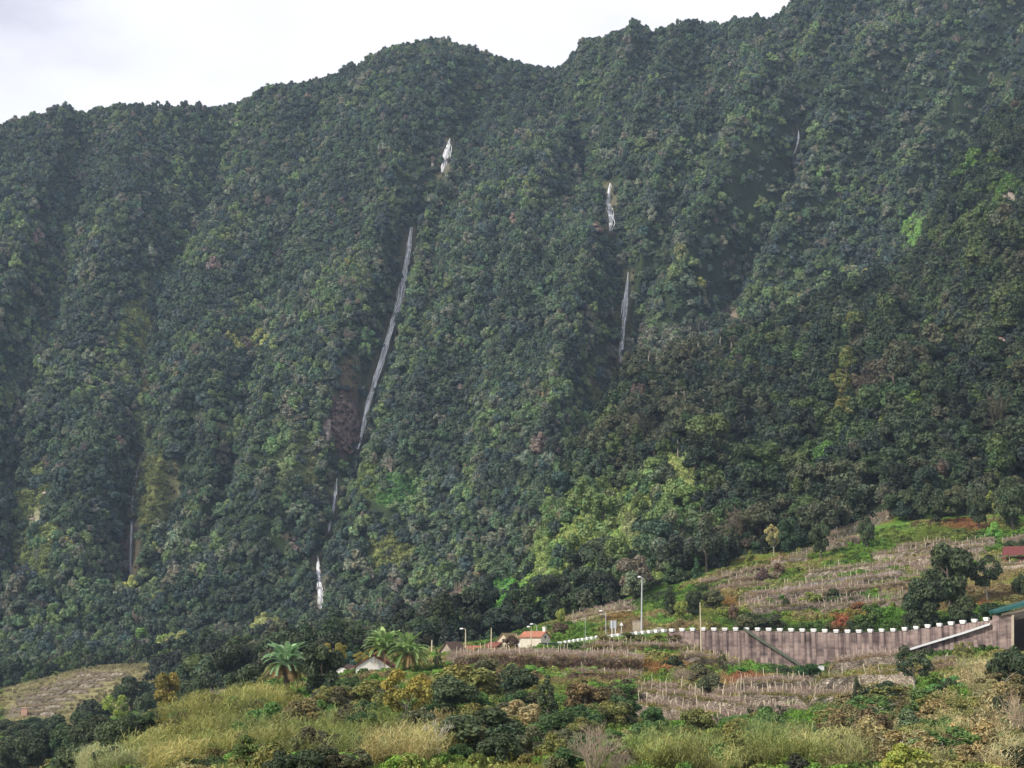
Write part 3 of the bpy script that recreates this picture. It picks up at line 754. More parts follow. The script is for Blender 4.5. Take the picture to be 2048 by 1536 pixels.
def bare_mesh(name, seed, mat, h=5.0, n=6, depth=3, rad=0.09, split=3, spread=0.5, fine=0.0):
    g = np.random.default_rng(seed); G = Geo()
    for i in range(n):
        a_ = g.uniform(0, 6.28); t_ = g.uniform(0.05, 0.55)
        twigs(G, g, np.array([g.normal(0, .1), g.normal(0, .1), -0.4]), unit(np.array([math.cos(a_) * t_, math.sin(a_) * t_, 1.0])), h * g.uniform(0.36, 0.5), rad, depth, split, spread)
    return G.mesh(name, mat)
FAR.append(bare_mesh('bare_far', 130, M['stem_stuff'], 7.5, 4, 3, 0.16, 4, 0.55))
print('forest trees', nF)

# the 300 that show largest stand one by one, the rest is one mass
show = (np.abs(pu - 1024) < 1040) & (kind < 7)
# hidden by nearer ground?
a_ok = (PZ + 5 * size) / pr > np.array([np.max(TAN[i, RG < r_ - 6]) if True else 0 for i, r_ in zip(_idx(pa, pr)[0].astype(int), pr)])
score = np.where(show & a_ok, size / pr, 0)
top = np.argsort(-score)[:300]
rest = np.ones(nF, bool); rest[top] = False
rot = np.stack([rng.normal(0, .07, nF), rng.normal(0, .07, nF), rng.uniform(0, 6.28, nF)], 1)
sc3 = size[:, None] * np.stack([rng.uniform(.88, 1.15, nF), rng.uniform(.88, 1.15, nF), rng.uniform(.8, 1.2, nF)], 1)
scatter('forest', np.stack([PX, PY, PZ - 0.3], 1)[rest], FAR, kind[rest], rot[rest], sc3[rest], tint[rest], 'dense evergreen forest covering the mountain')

LN = M['leaf']
FNEAR = [(crown_mesh('crown_wood_%d' % i, 200 + i, [8.5, 7.6, 9.2, 7.2, 8.2, 6.6, 9.4][i], [8.5, 9.2, 7.6, 10.0, 8.0, 8.8, 7.2][i], [0.3, .6, .2, .8, .3, .6, .2][i], [11, 10, 12, 10, 13, 9, 14][i], 1500, 0.62, LN, lobe=(0.22, 0.38), lv=(.72, 1.3)),
          trunk_mesh('trunk_wood_%d' % i, 220 + i, 5.5, 0.22, M['bark'])) for i in range(7)]
ZONES = [('slope', lambda u, v: u > 985, {
            'dark': 'dark green tree in the woods rising behind the right-hand vineyard terraces', 'blue': 'blue-green tree in the woods rising behind the right-hand vineyard terraces',
            'mid': 'mid green tree in the woods rising behind the right-hand vineyard terraces', 'grey': 'grey-green tree in the woods rising behind the right-hand vineyard terraces',
            'light': 'light green tree in the woods rising behind the right-hand vineyard terraces', 'yellow': 'yellow-green tree in the woods rising behind the right-hand vineyard terraces',
            'bare': 'brownish thin-leaved tree in the woods rising behind the right-hand vineyard terraces', 'bright': 'bright green tree in the woods rising behind the right-hand vineyard terraces', 'rusty': 'rust-brown tree in the woods rising behind the right-hand vineyard terraces'}),
         ('valley', lambda u, v: u <= 985, {})]
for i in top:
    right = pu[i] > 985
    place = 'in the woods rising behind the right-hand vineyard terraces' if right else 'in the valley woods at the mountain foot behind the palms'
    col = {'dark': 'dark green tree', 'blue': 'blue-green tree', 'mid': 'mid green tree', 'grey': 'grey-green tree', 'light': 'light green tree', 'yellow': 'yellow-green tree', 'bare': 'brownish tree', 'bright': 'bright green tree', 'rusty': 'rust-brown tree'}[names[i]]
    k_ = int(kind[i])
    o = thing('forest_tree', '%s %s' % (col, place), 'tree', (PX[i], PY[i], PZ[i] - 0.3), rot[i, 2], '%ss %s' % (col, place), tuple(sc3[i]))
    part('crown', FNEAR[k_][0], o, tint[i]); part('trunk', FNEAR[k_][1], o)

# ------------------------------------------------------------------ building materials
M['white_wall'] = mat_plain('white_wall', lin('e6e2d8'), var=0.1, scale=0.9, col2=lin('eeebe4'))
M['off_white'] = mat_plain('off_white', lin('c9bfae'), var=0.14, scale=1.0, col2=lin('d8d0c2'))
M['cream_wall'] = mat_plain('cream_wall', lin('c4b59b'), var=0.14, scale=1.2)
M['pink_wall'] = mat_plain('pink_wall', lin('c79f8c'), var=0.14, scale=1.2)
M['grey_stone'] = mat_plain('grey_stone', lin('9a8c80'), var=0.3, scale=2.4, bump=0.08)
M['roof_red'] = mat_plain('roof_red', lin('74463a'), var=0.3, scale=2.0)
M['roof_orange'] = mat_plain('roof_orange', lin('a06a54'), var=0.25, scale=2.0)
M['roof_brown'] = mat_plain('roof_brown', lin('54443c'), var=0.35, scale=2.0)
M['roof_moss'] = mat_plain('roof_moss', lin('75684c'), var=0.35, scale=2.0)
M['navy'] = mat_plain('navy', lin('3a4252'), var=0.2, scale=1.0, rough=0.5)
M['dark_glass'] = mat_plain('dark_glass', lin('1c1d20'), var=0.2, rough=0.15, spec=0.5)
M['frame_dark'] = mat_plain('frame_dark', lin('4b443e'), var=0.2)
M['pole_cream'] = mat_plain('pole_cream', lin('c9bda2'), var=0.1, scale=1.5)
M['pole_grey'] = mat_plain('pole_grey', lin('b7b9ba'), var=0.1, scale=1.5, rough=0.45)
M['lamp_white'] = mat_plain('lamp_white', lin('eeeef0'), var=0.04, rough=0.4)
M['sign_back'] = mat_plain('sign_back', lin('a9abb2'), var=0.06, rough=0.45)
M['concrete'] = mat_plain('concrete', lin('a59a88'), var=0.16, scale=0.8)
M['white_paint'] = mat_plain('white_paint', lin('e9e9e6'), var=0.06, scale=2.5, col2=lin('f0f0ee'))
M['teal_roof'] = mat_plain('teal_roof', lin('1f4f4c'), var=0.2, scale=0.6, rough=0.5)
M['asphalt'] = mat_plain('asphalt', lin('43423f'), var=0.15, scale=1.0)
M['dark_concrete'] = mat_plain('dark_concrete', lin('4a443f'), var=0.3, scale=0.5)
M['drain_green'] = mat_plain('drain_green', lin('575e50'), var=0.2, scale=1.0)
M['pipe_pale'] = mat_plain('pipe_pale', lin('c9cbcc'), var=0.08, scale=1.0, rough=0.5)
M['post_wood'] = mat_plain('post_wood', lin('cabda4'), var=0.25, scale=2.0)
def mat_stone(name, c1, c2, scale=2.3):
    """rough dry-stone: each stone its own tone, dark recessed joints"""
    m, t, o = new_mat(name); l = t.links.new
    b = N(t, 'ShaderNodeBsdfPrincipled'); setin(b, Roughness=0.95); b.inputs['Specular IOR Level'].default_value = 0.15
    c = N(t, 'ShaderNodeTexCoord'); mp_ = N(t, 'ShaderNodeMapping'); mp_.inputs['Scale'].default_value = (1, 1, 1.7); l(c.outputs['Object'], mp_.inputs['Vector'])
    v = N(t, 'ShaderNodeTexVoronoi'); setin(v, Scale=scale); l(mp_.outputs[0], v.inputs['Vector'])
    d = N(t, 'ShaderNodeTexVoronoi', feature='DISTANCE_TO_EDGE'); setin(d, Scale=scale); l(mp_.outputs[0], d.inputs['Vector'])
    r = N(t, 'ShaderNodeValToRGB'); r.color_ramp.elements[0].color = (*lin(c1), 1); r.color_ramp.elements[1].color = (*lin(c2), 1); l(v.outputs['Color'], r.inputs['Fac'])
    n = N(t, 'ShaderNodeTexNoise'); setin(n, Scale=.5, Detail=6.0, Roughness=.65); l(c.outputs['Object'], n.inputs['Vector'])
    nr = N(t, 'ShaderNodeValToRGB'); nr.color_ramp.elements[0].position = .38; nr.color_ramp.elements[0].color = (.42, .40, .33, 1); nr.color_ramp.elements[1].position = .6; l(n.outputs['Fac'], nr.inputs['Fac'])
    j = N(t, 'ShaderNodeMapRange'); setin(j, From_Min=0.0, From_Max=0.12, To_Min=0.3, To_Max=1.0); l(d.outputs['Distance'], j.inputs['Value'])
    m1 = N(t, 'ShaderNodeMixRGB', blend_type='MULTIPLY'); m1.inputs[0].default_value = 1; l(r.outputs[0], m1.inputs[1]); l(nr.outputs[0], m1.inputs[2])
    m2 = N(t, 'ShaderNodeVectorMath', operation='SCALE'); l(m1.outputs[0], m2.inputs[0]); l(j.outputs[0], m2.inputs['Scale'])
    bp_ = N(t, 'ShaderNodeBump'); setin(bp_, Strength=.9, Distance=.15); l(d.outputs['Distance'], bp_.inputs['Height']); l(bp_.outputs[0], b.inputs['Normal'])
    l(m2.outputs[0], b.inputs['Base Color']); l(b.outputs[0], o.inputs['Surface'])
    return m
M['dry_stone'] = mat_stone('dry_stone', '6f655c', 'b5a797')
M['dry_stone_pale'] = mat_stone('dry_stone_pale', '8b7f72', 'd0c3b0')
M['dry_stone_brown'] = mat_stone('dry_stone_brown', '5b4c40', 'a08c78')
M['slab_grey'] = mat_plain('slab_grey', lin('8b8483'), var=0.2, scale=1.5, bump=0.06)
M['net_red'] = mat_plain('net_red', lin('603230'), var=0.3, scale=3.0, stretch=(2, 2, .6))
M['bed_straw'] = mat_plain('bed_straw', lin('8c7f58'), var=0.4, scale=1.6, bump=0.1, col2=lin('6d6a3c'))
M['bed_moss'] = mat_plain('bed_moss', lin('7d7a35'), var=0.3, scale=1.6, bump=0.1, col2=lin('8f7a44'))
M['bed_earth'] = mat_plain('bed_earth', lin('86705c'), var=0.35, scale=1.6, bump=0.1, col2=lin('a0724e'))
M['bed_dull'] = mat_plain('bed_dull', lin('6f6656'), var=0.35, scale=1.2, bump=0.1, col2=lin('7d7a58'))
M['water_dim'] = mat_plain('water_dim', lin('7d8388'), var=0.3, scale=0.35, stretch=(1, 1, 0.25), rough=0.35)
M['water'] = mat_plain('water', lin('e6eaf0'), var=0.18, col2=lin('f6f8fb'), scale=0.35, stretch=(1, 1, 0.25), rough=0.35)
M['rock_pale'] = mat_plain('rock_pale', lin('9c8f86'), var=0.35, scale=0.35, bump=0.5)
M['rock_brown'] = mat_plain('rock_brown', lin('62544c'), var=0.35, scale=0.3, bump=0.5)

def mat_wall():
    """mauve-brown retaining wall with dark streaks running down from the top and paler damp bands"""
    m, t, o = new_mat('stained_concrete'); l = t.links.new
    b = N(t, 'ShaderNodeBsdfPrincipled'); setin(b, Roughness=0.9); b.inputs['Specular IOR Level'].default_value = 0.2
    c = N(t, 'ShaderNodeTexCoord')
    def noise(scl, sc_, det=5.0):
        mp_ = N(t, 'ShaderNodeMapping'); mp_.inputs['Scale'].default_value = scl
        n_ = N(t, 'ShaderNodeTexNoise'); setin(n_, Scale=sc_, Detail=det, Roughness=0.6)
        l(c.outputs['Object'], mp_.inputs['Vector']); l(mp_.outputs[0], n_.inputs['Vector']); return n_.outputs['Fac']
    def ramp(f, p0, c0, p1, c1):
        r = N(t, 'ShaderNodeValToRGB'); r.color_ramp.elements[0].position = p0; r.color_ramp.elements[1].position = p1
        r.color_ramp.elements[0].color = (*c0, 1); r.color_ramp.elements[1].color = (*c1, 1); l(f, r.inputs['Fac']); return r.outputs['Color']
    base = ramp(noise((1, 1, 2.2), 0.22), 0.36, lin('6a5d5a'), 0.64, lin('a8968e'))
    streak = ramp(noise((1.0, 1.0, 0.05), 1.7), 0.36, (0.30, 0.28, 0.32), 0.56, (1, 1, 1))
    band = ramp(noise((0.12, 0.12, 1.6), 0.9), 0.30, (0.5, 0.5, 0.54), 0.6, (1.12, 1.08, 1.05))
    m1 = N(t, 'ShaderNodeMixRGB', blend_type='MULTIPLY'); m1.inputs[0].default_value = 0.9; l(base, m1.inputs[1]); l(streak, m1.inputs[2])
    m2 = N(t, 'ShaderNodeMixRGB', blend_type='MULTIPLY'); m2.inputs[0].default_value = 0.8; l(m1.outputs[0], m2.inputs[1]); l(band, m2.inputs[2])
    l(m2.outputs[0], b.inputs['Base Color']); l(b.outputs[0], o.inputs['Surface'])
    return m
M['wall'] = mat_wall()
M['pilaster'] = mat_plain('pilaster', lin('7f6962'), var=0.35, scale=0.9, stretch=(1, 1, 0.25), col2=lin('a58f84'))

# ------------------------------------------------------------------ retaining wall with white parapet blocks
def rowat(k_, u, v=1280.0):
    a_, _ = ray(u, v)
    return float(np.interp(a_, AZ, WR)), float(np.interp(a_, AZ, WZ))
us = np.arange(1112, 1992, 4.0)
path, foot = [], []
for u in us:
    r7, z7 = rowat(7, u); a_, _ = ray(u, 1270)
    r_ = r7 - 0.3
    path.append((r_ * math.sin(a_), r_ * math.cos(a_), z7))
path = np.array(path)
g0 = ground(path[:, 0] * 0.994, path[:, 1] * 0.994)
foot = np.minimum(g0 - 1.2, path[:, 2] - 1.6)
nrm = unit(np.stack([np.gradient(path[:, 1]), -np.gradient(path[:, 0])], 1))
nrm = nrm * np.sign(-(nrm * path[:, :2]).sum(1, keepdims=True))       # towards the valley
G = Geo()
ft, ff = path[:, :2] + nrm * 0.0, path[:, :2] + nrm * 0.02
bk = path[:, :2] - nrm * 0.55
V = np.concatenate([np.c_[ff, foot], np.c_[ft, path[:, 2]], np.c_[bk, path[:, 2]], np.c_[bk, foot]])
n = len(path); F = []
for i in range(n - 1):
    for q in range(3):
        F.append([q * n + i, q * n + i + 1, (q + 1) * n + i + 1, (q + 1) * n + i])
G.add(V, F); G.add(np.array([V[q * n + n - 1] for q in range(4)]), [[0, 1, 2, 3]]); G.add(np.array([V[q * n] for q in range(4)]), [[3, 2, 1, 0]])
rw = thing('retaining_wall', 'long curved stained retaining wall topped with a row of white blocks, holding up the road', 'wall', (0, 0, 0)); rw['kind'] = 'thing'
part('wall_face', G.mesh('wall_face', M['wall']), rw)
arc = np.concatenate([[0], np.cumsum(np.linalg.norm(np.diff(path[:, :2], axis=0), axis=1))])
def on_wall(s):
    p = np.array([np.interp(s, arc, path[:, k_]) for k_ in range(3)]); nn_ = np.array([np.interp(s, arc, nrm[:, k_]) for k_ in range(2)])
    return p, unit(nn_), float(np.interp(s, arc, foot)), float(np.interp(s, arc, us))
bm_ = Geo()                                                              # white block, wider at the top
q = np.array([[x, y, z] for z, w_, d_ in ((0, .34, .30), (.24, .39, .36), (.34, .43, .40), (.58, .41, .38)) for x, y in ((-w_, -d_), (w_, -d_), (w_, d_), (-w_, d_))])
bm_.add(q, [[k_ * 4 + a_, k_ * 4 + (a_ + 1) % 4, k_ * 4 + 4 + (a_ + 1) % 4, k_ * 4 + 4 + a_] for k_ in range(3) for a_ in range(4)] + [[12, 13, 14, 15], [3, 2, 1, 0]])
block = bm_.mesh('parapet_block', M['white_paint'])
pil_cache = {}
s = 1.2
while s < arc[-1] - 0.5:
    p, nn_, fz, u_ = on_wall(s)
    ang = math.atan2(nn_[1], nn_[0]) + math.pi / 2
    part('parapet_block', block, rw, None, (p[0] - nn_[0] * .1, p[1] - nn_[1] * .1, p[2] - 0.06), (0, 0, ang), (random.uniform(.94, 1.06), 1, random.uniform(.92, 1.05)))
    if u_ > 1352:
        h_ = p[2] - 0.3 - fz
        key = round(h_ * 2)
        if key not in pil_cache:
            pil_cache[key] = Geo().box((0, 0, -key / 4), (0.62, 0.24, key / 2)).mesh('pilaster', M['wall'])
        part('pilaster', pil_cache[key], rw, None, (p[0] - nn_[0] * .06, p[1] - nn_[1] * .06, p[2] - 0.064), (math.atan2(0.35, h_) * 0, 0, ang))
    s += 1.93
def wall_pt(u, v, out=0.3):
    i_ = np.interp(u, us, np.arange(len(us))); x_ = np.interp(i_, np.arange(len(us)), path[:, 0]); y_ = np.interp(i_, np.arange(len(us)), path[:, 1])
    nx, ny = np.interp(i_, np.arange(len(us)), nrm[:, 0]), np.interp(i_, np.arange(len(us)), nrm[:, 1])
    p_ = pt(u, v, math.hypot(x_, y_)); return np.array([p_.x + nx * out, p_.y + ny * out, p_.z])
def strip(pts, w_, d_):
    """a raised band of width w_ (up and down) and depth d_ following pts"""
    G = Geo(); n = len(pts); V = []
    for p_ in pts:
        rd = np.array([p_[0], p_[1], 0]); rd /= np.linalg.norm(rd)
        V += [p_ - [0, 0, w_ / 2], p_ + [0, 0, w_ / 2], p_ + [0, 0, w_ / 2] + rd * d_, p_ - [0, 0, w_ / 2] + rd * d_]
    F = [[i * 4 + k_, i * 4 + (k_ + 1) % 4, i * 4 + 4 + (k_ + 1) % 4, i * 4 + 4 + k_] for i in range(n - 1) for k_ in range(4)]
    return G.add(np.array(V), F + [[0, 1, 2, 3], [n * 4 - 1, n * 4 - 2, n * 4 - 3, n * 4 - 4]])
part('drain_channel', strip([wall_pt(u_, v_, .75) for u_, v_ in ((1489, 1257), (1520, 1278), (1560, 1303), (1590, 1322), (1612, 1338))], 0.5, 0.5).mesh('drain_channel', M['drain_green']), rw)
part('ledge', strip([wall_pt(u_, v_, .75) for u_, v_ in ((1815, 1301), (1850, 1290), (1890, 1278), (1930, 1266), (1960, 1256), (1984, 1248))], 0.34, 0.6).mesh('ledge', M['pipe_pale']), rw)
# road and kerb behind the wall
RDp = []
for u_ in np.arange(1000, 2340, 10.0):
    r7, z7 = rowat(7, u_); a_, _ = ray(u_, 1270)
    for dr in (0.6, 6.6): RDp.append(((r7 + dr) * math.sin(a_), (r7 + dr) * math.cos(a_), z7 + 0.12))
n = len(RDp) // 2
setp(part('road', Geo().add(np.array(RDp), [[2 * i, 2 * i + 2, 2 * i + 3, 2 * i + 1] for i in range(n - 1)]).mesh('road', M['asphalt'])), kind='structure')
# rock-fall gallery at the right edge
ga = thing('road_gallery', 'concrete road gallery with green metal roof at the right end of the stained wall', 'tunnel', tuple(pt(2026, 1310, 236)))
ga_inv = np.array(ga.location)
def gp(u, v, r): return np.array(pt(u, v, r)) - ga_inv
def prism(pts4a, pts4b): # eight corners as two quads
    return Geo().add(np.array(pts4a + pts4b), [[3, 2, 1, 0], [4, 5, 6, 7], [0, 1, 5, 4], [1, 2, 6, 5], [2, 3, 7, 6], [3, 0, 4, 7]])
def slabq(quad, back):
    b_ = [p_ + back for p_ in quad]; return prism(list(quad), b_)
rb = np.array([0.4, 2.0, 0.0])
part('side_wall', slabq([gp(1986, 1312, 239.2), gp(2023, 1316, 236.2), gp(2023, 1229.5, 236.2), gp(1986, 1231, 239.2)], rb * .4).mesh('side_wall', M['wall']), ga)
part('pillar', slabq([gp(2023, 1318, 236), gp(2028, 1318, 235.6), gp(2028, 1228, 235.6), gp(2023, 1229, 236)], rb * .45).mesh('pillar', M['concrete']), ga)
part('pillar', slabq([gp(2120, 1322, 229), gp(2129, 1322, 228.4), gp(2129, 1200, 228.4), gp(2120, 1203, 229)], rb * .45).mesh('pillar', M['concrete']), ga)
part('lintel', slabq([gp(2004, 1231.5, 237.0), gp(2180, 1189, 224.6), gp(2180, 1178, 224.6), gp(2004, 1226.5, 237.0)], rb * .5).mesh('lintel', M['cream_wall']), ga)
part('crossbeam', slabq([gp(2030, 1240, 237.2), gp(2180, 1208, 227), gp(2180, 1202, 227), gp(2030, 1236, 237.2)], rb * .3).mesh('crossbeam', M['concrete']), ga)
part('roof', slabq([gp(1993, 1226.3, 236.9), gp(2185, 1181, 224.0), gp(2185, 1166, 224.0), gp(1993, 1221.5, 236.9)], np.array([.4, 5.0, .15])).mesh('roof', M['teal_roof']), ga)
part('back_wall', slabq([gp(2020, 1318, 241.2), gp(2240, 1330, 233.5), gp(2240, 1170, 233.5), gp(2020, 1226, 241.2)], rb * .3).mesh('back_wall', M['dark_concrete']), ga)

# ------------------------------------------------------------------ cottages
def roof_slab(w_, l_, rise, side, over=0.22, th=0.14, ribs=True):
    """one tiled slope of a gable roof: wavy across the tile rows"""
    n = max(6, int((l_ + 2 * over) / 0.16)); n += n % 2
    ys = np.linspace(-over, l_ + over, n + 1)
    wav = np.where(np.arange(n + 1) % 2 == 0, 0.05, 0.0)
    k_ = (w_ / 2 + over) / (w_ / 2)
    top = np.c_[np.zeros(n + 1), ys, rise + th + wav]; low = np.c_[np.full(n + 1, side * w_ / 2 * k_), ys, np.full(n + 1, rise * (1 - k_)) + th + wav]
    tb = top - [0, 0, th + .05]; lb = low - [0, 0, th + .05]
    V = np.concatenate([top, low, lb, tb]); m_ = n + 1
    F = [[q * m_ + i, q * m_ + i + 1, ((q + 1) % 4) * m_ + i + 1, ((q + 1) % 4) * m_ + i] for q in range(4) for i in range(n)]
    return Geo().add(V, F).add(V[[0, m_, 2 * m_, 3 * m_]], [[0, 1, 2, 3]]).add(V[[m_ - 1, 2 * m_ - 1, 3 * m_ - 1, 4 * m_ - 1]], [[3, 2, 1, 0]])
def opening(parent, x, y, z, w_, h_, rot, name='window', pane='dark_glass'):
    """framed window or door set 3 cm proud; rot turns it about Z (0 faces -Y)"""
    t_ = 0.07
    G = Geo()
    for c_, d_ in (((0, -.03, h_ / 2 - t_ / 2), (w_, .1, t_)), ((0, -.03, -h_ / 2 + t_ / 2), (w_, .1, t_)), ((-w_ / 2 + t_ / 2, -.03, 0), (t_, .1, h_ - 2 * t_)), ((w_ / 2 - t_ / 2, -.03, 0), (t_, .1, h_ - 2 * t_))):
        G.box(c_, d_)
    f_ = part(name, G.mesh(name, M['frame_dark']), parent, None, (x, y, z), (0, 0, rot))
    part('pane' if name == 'window' else 'panel', Geo().box((0, -.01, 0), (w_ - 2 * t_, .04, h_ - 2 * t_)).mesh('pane', M[pane]), f_)
def cottage(name, label, peak, w_, rise, wall_h, l_, yaw, wall, roof, cat='house', wins=(), chimney=None, gable_wins=()):
    p = pt(*peak)
    z0 = -(rise + wall_h)
    o = thing(name, label, cat, (p.x, p.y, p.z + z0), R(yaw))
    zb = -2.5
    V = np.array([[x, y, z] for y in (0, l_) for x, z in ((-w_ / 2, zb), (w_ / 2, zb), (w_ / 2, wall_h), (0, wall_h + rise), (-w_ / 2, wall_h))])
    G = Geo().add(V, [[0, 1, 2, 3, 4]]).add(V, [[9, 8, 7, 6, 5]]).add(V, [[1, 6, 7, 2], [5, 0, 4, 9], [2, 7, 8, 3], [9, 4, 3, 8]])
    part('wall', G.mesh('wall', M[wall]), o)
    for s_ in (-1, 1):
        rf = part('roof', roof_slab(w_, l_, rise, s_).mesh('roof', M[roof]), o, None, (0, 0, wall_h + .012))
    if chimney:
        part('chimney', Geo().box((0, 0, .2), (.5, .5, 1.3)).box((0, 0, .9), (.62, .62, .12)).mesh('chimney', M['white_wall']), rf, None, (chimney[0], chimney[1], rise))
    for side, y, z, ww, hh in wins:
        opening(o, side * (w_ / 2 + .0), y, z, ww, hh, R(90) * side)
    for x, z, ww, hh in gable_wins: opening(o, x, 0, z, ww, hh, 0)
    return o
cottage('cottage', 'white gabled cottage with red-brown roof half hidden below the two palms', (747, 1311.5, 222), 5.4, 1.7, 2.8, 7.0, -3, 'white_wall', 'roof_red', gable_wins=())
cottage('cottage', 'small white gable with dark windows under the blue-green rounded bush', (684, 1332, 225), 3.2, 1.0, 2.2, 5.0, -12, 'white_wall', 'roof_brown', gable_wins=((-.1, 1.75, .62, .7), (.55, 1.0, .5, .6)))
cottage('shed', 'grey lean outbuilding joined to the left of the white palm cottage', (722, 1333, 224), 3.0, .5, 2.2, 3.0, 0, 'grey_stone', 'concrete', cat='shed')
cottage('stone_shed', 'grey stone shed with steep gable and dark brown tiled roof beside the bare pole', (893, 1285, 247), 3.7, 2.1, 2.3, 3.6, -38, 'grey_stone', 'roof_brown', cat='shed')
cottage('cottage', 'tiny white gable with a long orange tiled roof behind the stone shed', (930, 1293, 254), 2.6, 1.1, 1.6, 4.2, -52, 'white_wall', 'roof_orange')
h4 = cottage('cottage', 'cream gabled house with mossy roof and low red-roofed annex in front', (1006, 1267.5, 270), 3.0, 1.4, 2.4, 4.0, -34, 'cream_wall', 'roof_moss', gable_wins=((.1, 2.5, .42, .7), ))
part('annex_wall', Geo().box((-1.7, -.9, -.2), (2.6, 1.8, 2.9)).mesh('annex_wall', M['pink_wall']), h4)
part('annex_roof', Geo().add(np.array([[-3.2, -2.0, 1.25], [-.2, -2.0, 1.25], [-.2, .1, 2.15], [-3.2, .1, 2.15], [-3.2, -2.0, 1.4], [-.2, -2.0, 1.4], [-.2, .1, 2.3], [-3.2, .1, 2.3]]), [[3, 2, 1, 0], [4, 5, 6, 7], [0, 1, 5, 4], [1, 2, 6, 5], [2, 3, 7, 6], [3, 0, 4, 7]]).mesh('annex_roof', M['roof_red']), h4)
h5 = cottage('house', 'white house with bright orange tiled roof and white chimney beside the parapet blocks', (1091, 1264, 268), 3.1, 0.9, 1.7, 4.6, 56, 'off_white', 'roof_orange', chimney=(.1, .3), gable_wins=((-.1, 1.7, .5, .5),))
cottage('cottage', 'low white outbuilding to the left of the orange-roofed house', (1049, 1272, 271), 2.0, .5, 1.5, 2.2, 56, 'white_wall', 'roof_moss', cat='shed')
dk = pt(1097, 1292, 263)
cs = thing('car_shelter', 'dark flat-roofed open shelter in front of the orange-roofed house', 'shelter', tuple(dk), R(8))
part('roof', Geo().box((0, 0, .5), (3.4, 2.2, .14)).mesh('roof', M['navy']), cs)
part('back_wall', Geo().box((0, .95, -.5), (3.2, .12, 1.85)).mesh('back_wall', M['navy']), cs)
for x_ in (-1.5, 1.5): part('post', Geo().box((x_, -.9, -.75), (.12, .12, 2.35)).mesh('post', M['frame_dark']), cs)
gw = pt(768, 1352, 221)
single('garden_wall', Geo().box((0, 0, -.6), (1.5, .3, 2.6)).box((1.1, .2, -.4), (.5, .3, 1.6)).mesh('garden_wall', M['white_wall']), 'short white garden wall at the foot of the middle palm trunk', 'wall', tuple(gw), R(-14))
single('shed', Geo().box((0, 0, 0), (1.9, 2.0, 3.0)).box((0, 0, 1.55), (2.2, 2.3, .14)).mesh('shed', M['pink_wall']), 'tiny pink-red hut on the far left terraces', 'shed', tuple(pt(49, 1425, 528)), R(10))

# ------------------------------------------------------------------ poles, lamps, signs
def pole(name, label, cat, u, v0, v1, r, rad=0.09, mat='pole_cream', arm=None, bury=2.0, lean=0.0):
    b_ = pt(u, v0, r); h_ = (v0 - v1) * r / FPX * 1.0
    o = thing(name, label, cat, tuple(b_))
    G = Geo().tube([[0, 0, -bury], [lean * .4, 0, h_ * .5], [lean, 0, h_]], [rad * 1.25, rad, rad * .75], 8); G.add(G.V[0][-8:], [list(range(8))])
    part('pole', G.mesh('pole', M[mat]), o)
    if arm:
        dx, dz = arm
        part('arm', Geo().tube([[lean, 0, h_ - .15], [lean + dx * .5, -.05, h_ + dz * .7], [lean + dx, -.1, h_ + dz]], [.06, .05, .05], 5).mesh('arm', M[mat]), o)
        s_ = 1 if dx > 0 else -1
        G = Geo().box((0, 0, 0), (.62, .34, .2), taper=.7).box((s_ * .1, 0, -.12), (.4, .26, .08))
        part('lamp_head', G.mesh('lamp_head', M['lamp_white']), o, None, (lean + dx + s_ * .2, -.1, h_ + dz))
    return o
pole('street_lamp', 'tall grey street lamp rising beside the concrete block above the road', 'street lamp', 1283, 1262, 1157, 262, .13, 'pole_grey', (-.35, .05), lean=.28)
pole('street_lamp', 'cream street lamp with its arm to the left, above the tiny orange-roofed cottage', 'street lamp', 931, 1306, 1260, 252, .1, 'pole_cream', (-.55, .12))
pole('street_lamp', 'short street lamp in front of the orange-roofed house', 'street lamp', 1062.5, 1291, 1255, 263, .08, 'pole_cream', (-.32, .08))
pole('street_lamp', 'thin grey street lamp with long arm behind the orange-roofed house', 'street lamp', 1073.5, 1275, 1251, 285, .07, 'pole_grey', (-.85, .25))
pole('street_lamp', 'slender street lamp with arm to the left, beside the road sign', 'street lamp', 1212, 1275, 1226, 280, .07, 'pole_grey', (-.8, .3))
pole('utility_pole', 'plain cream pole in front of the cream gabled house', 'pole', 982.5, 1306, 1257, 254, .1)
pole('utility_pole', 'short plain pole left of the grey stone shed', 'pole', 863.5, 1312, 1281, 245, .11)
pole('utility_pole', 'plain white pole in front of the left end of the tall retaining wall', 'pole', 1402, 1281, 1207, 249, .1, 'pole_cream')
pole('utility_pole', 'thin pole between the orange-roofed house and the cream gabled house', 'pole', 1033, 1285, 1267, 272, .05)
pole('utility_pole', 'thin pole rising from the parapet blocks where the road bends away', 'pole', 1171, 1294, 1236, 262, .04, 'pole_grey')
pole('utility_pole', 'wooden pole with a round top in the rusty scrub above the wall', 'pole', 1479.5, 1236, 1198, 281, .06, 'post_wood')
pole('utility_pole', 'thin pale pole beside the big dark tree above the wall', 'pole', 1823, 1258, 1207, 268, .05, 'post_wood')
pole('utility_pole', 'pale pole standing in straw bushes below the right end of the wall', 'pole', 1940.5, 1326, 1294, 226, .06)
sg = thing('road_sign', 'large grey road sign seen from behind on two posts', 'sign', tuple(pt(1227, 1268, 268)))
part('panel', Geo().box((0, 0, 1.75), (1.28, .06, 1.45)).mesh('panel', M['sign_back']), sg)
for x_ in (-.28, .34): part('post', Geo().bar((x_, -.08, -1.5), (x_, -.08, 2.5), .07).mesh('post', M['lamp_white']), sg)
sg = thing('warning_sign', 'small triangular road sign seen from behind right of the large sign', 'sign', tuple(pt(1243, 1266, 266)))
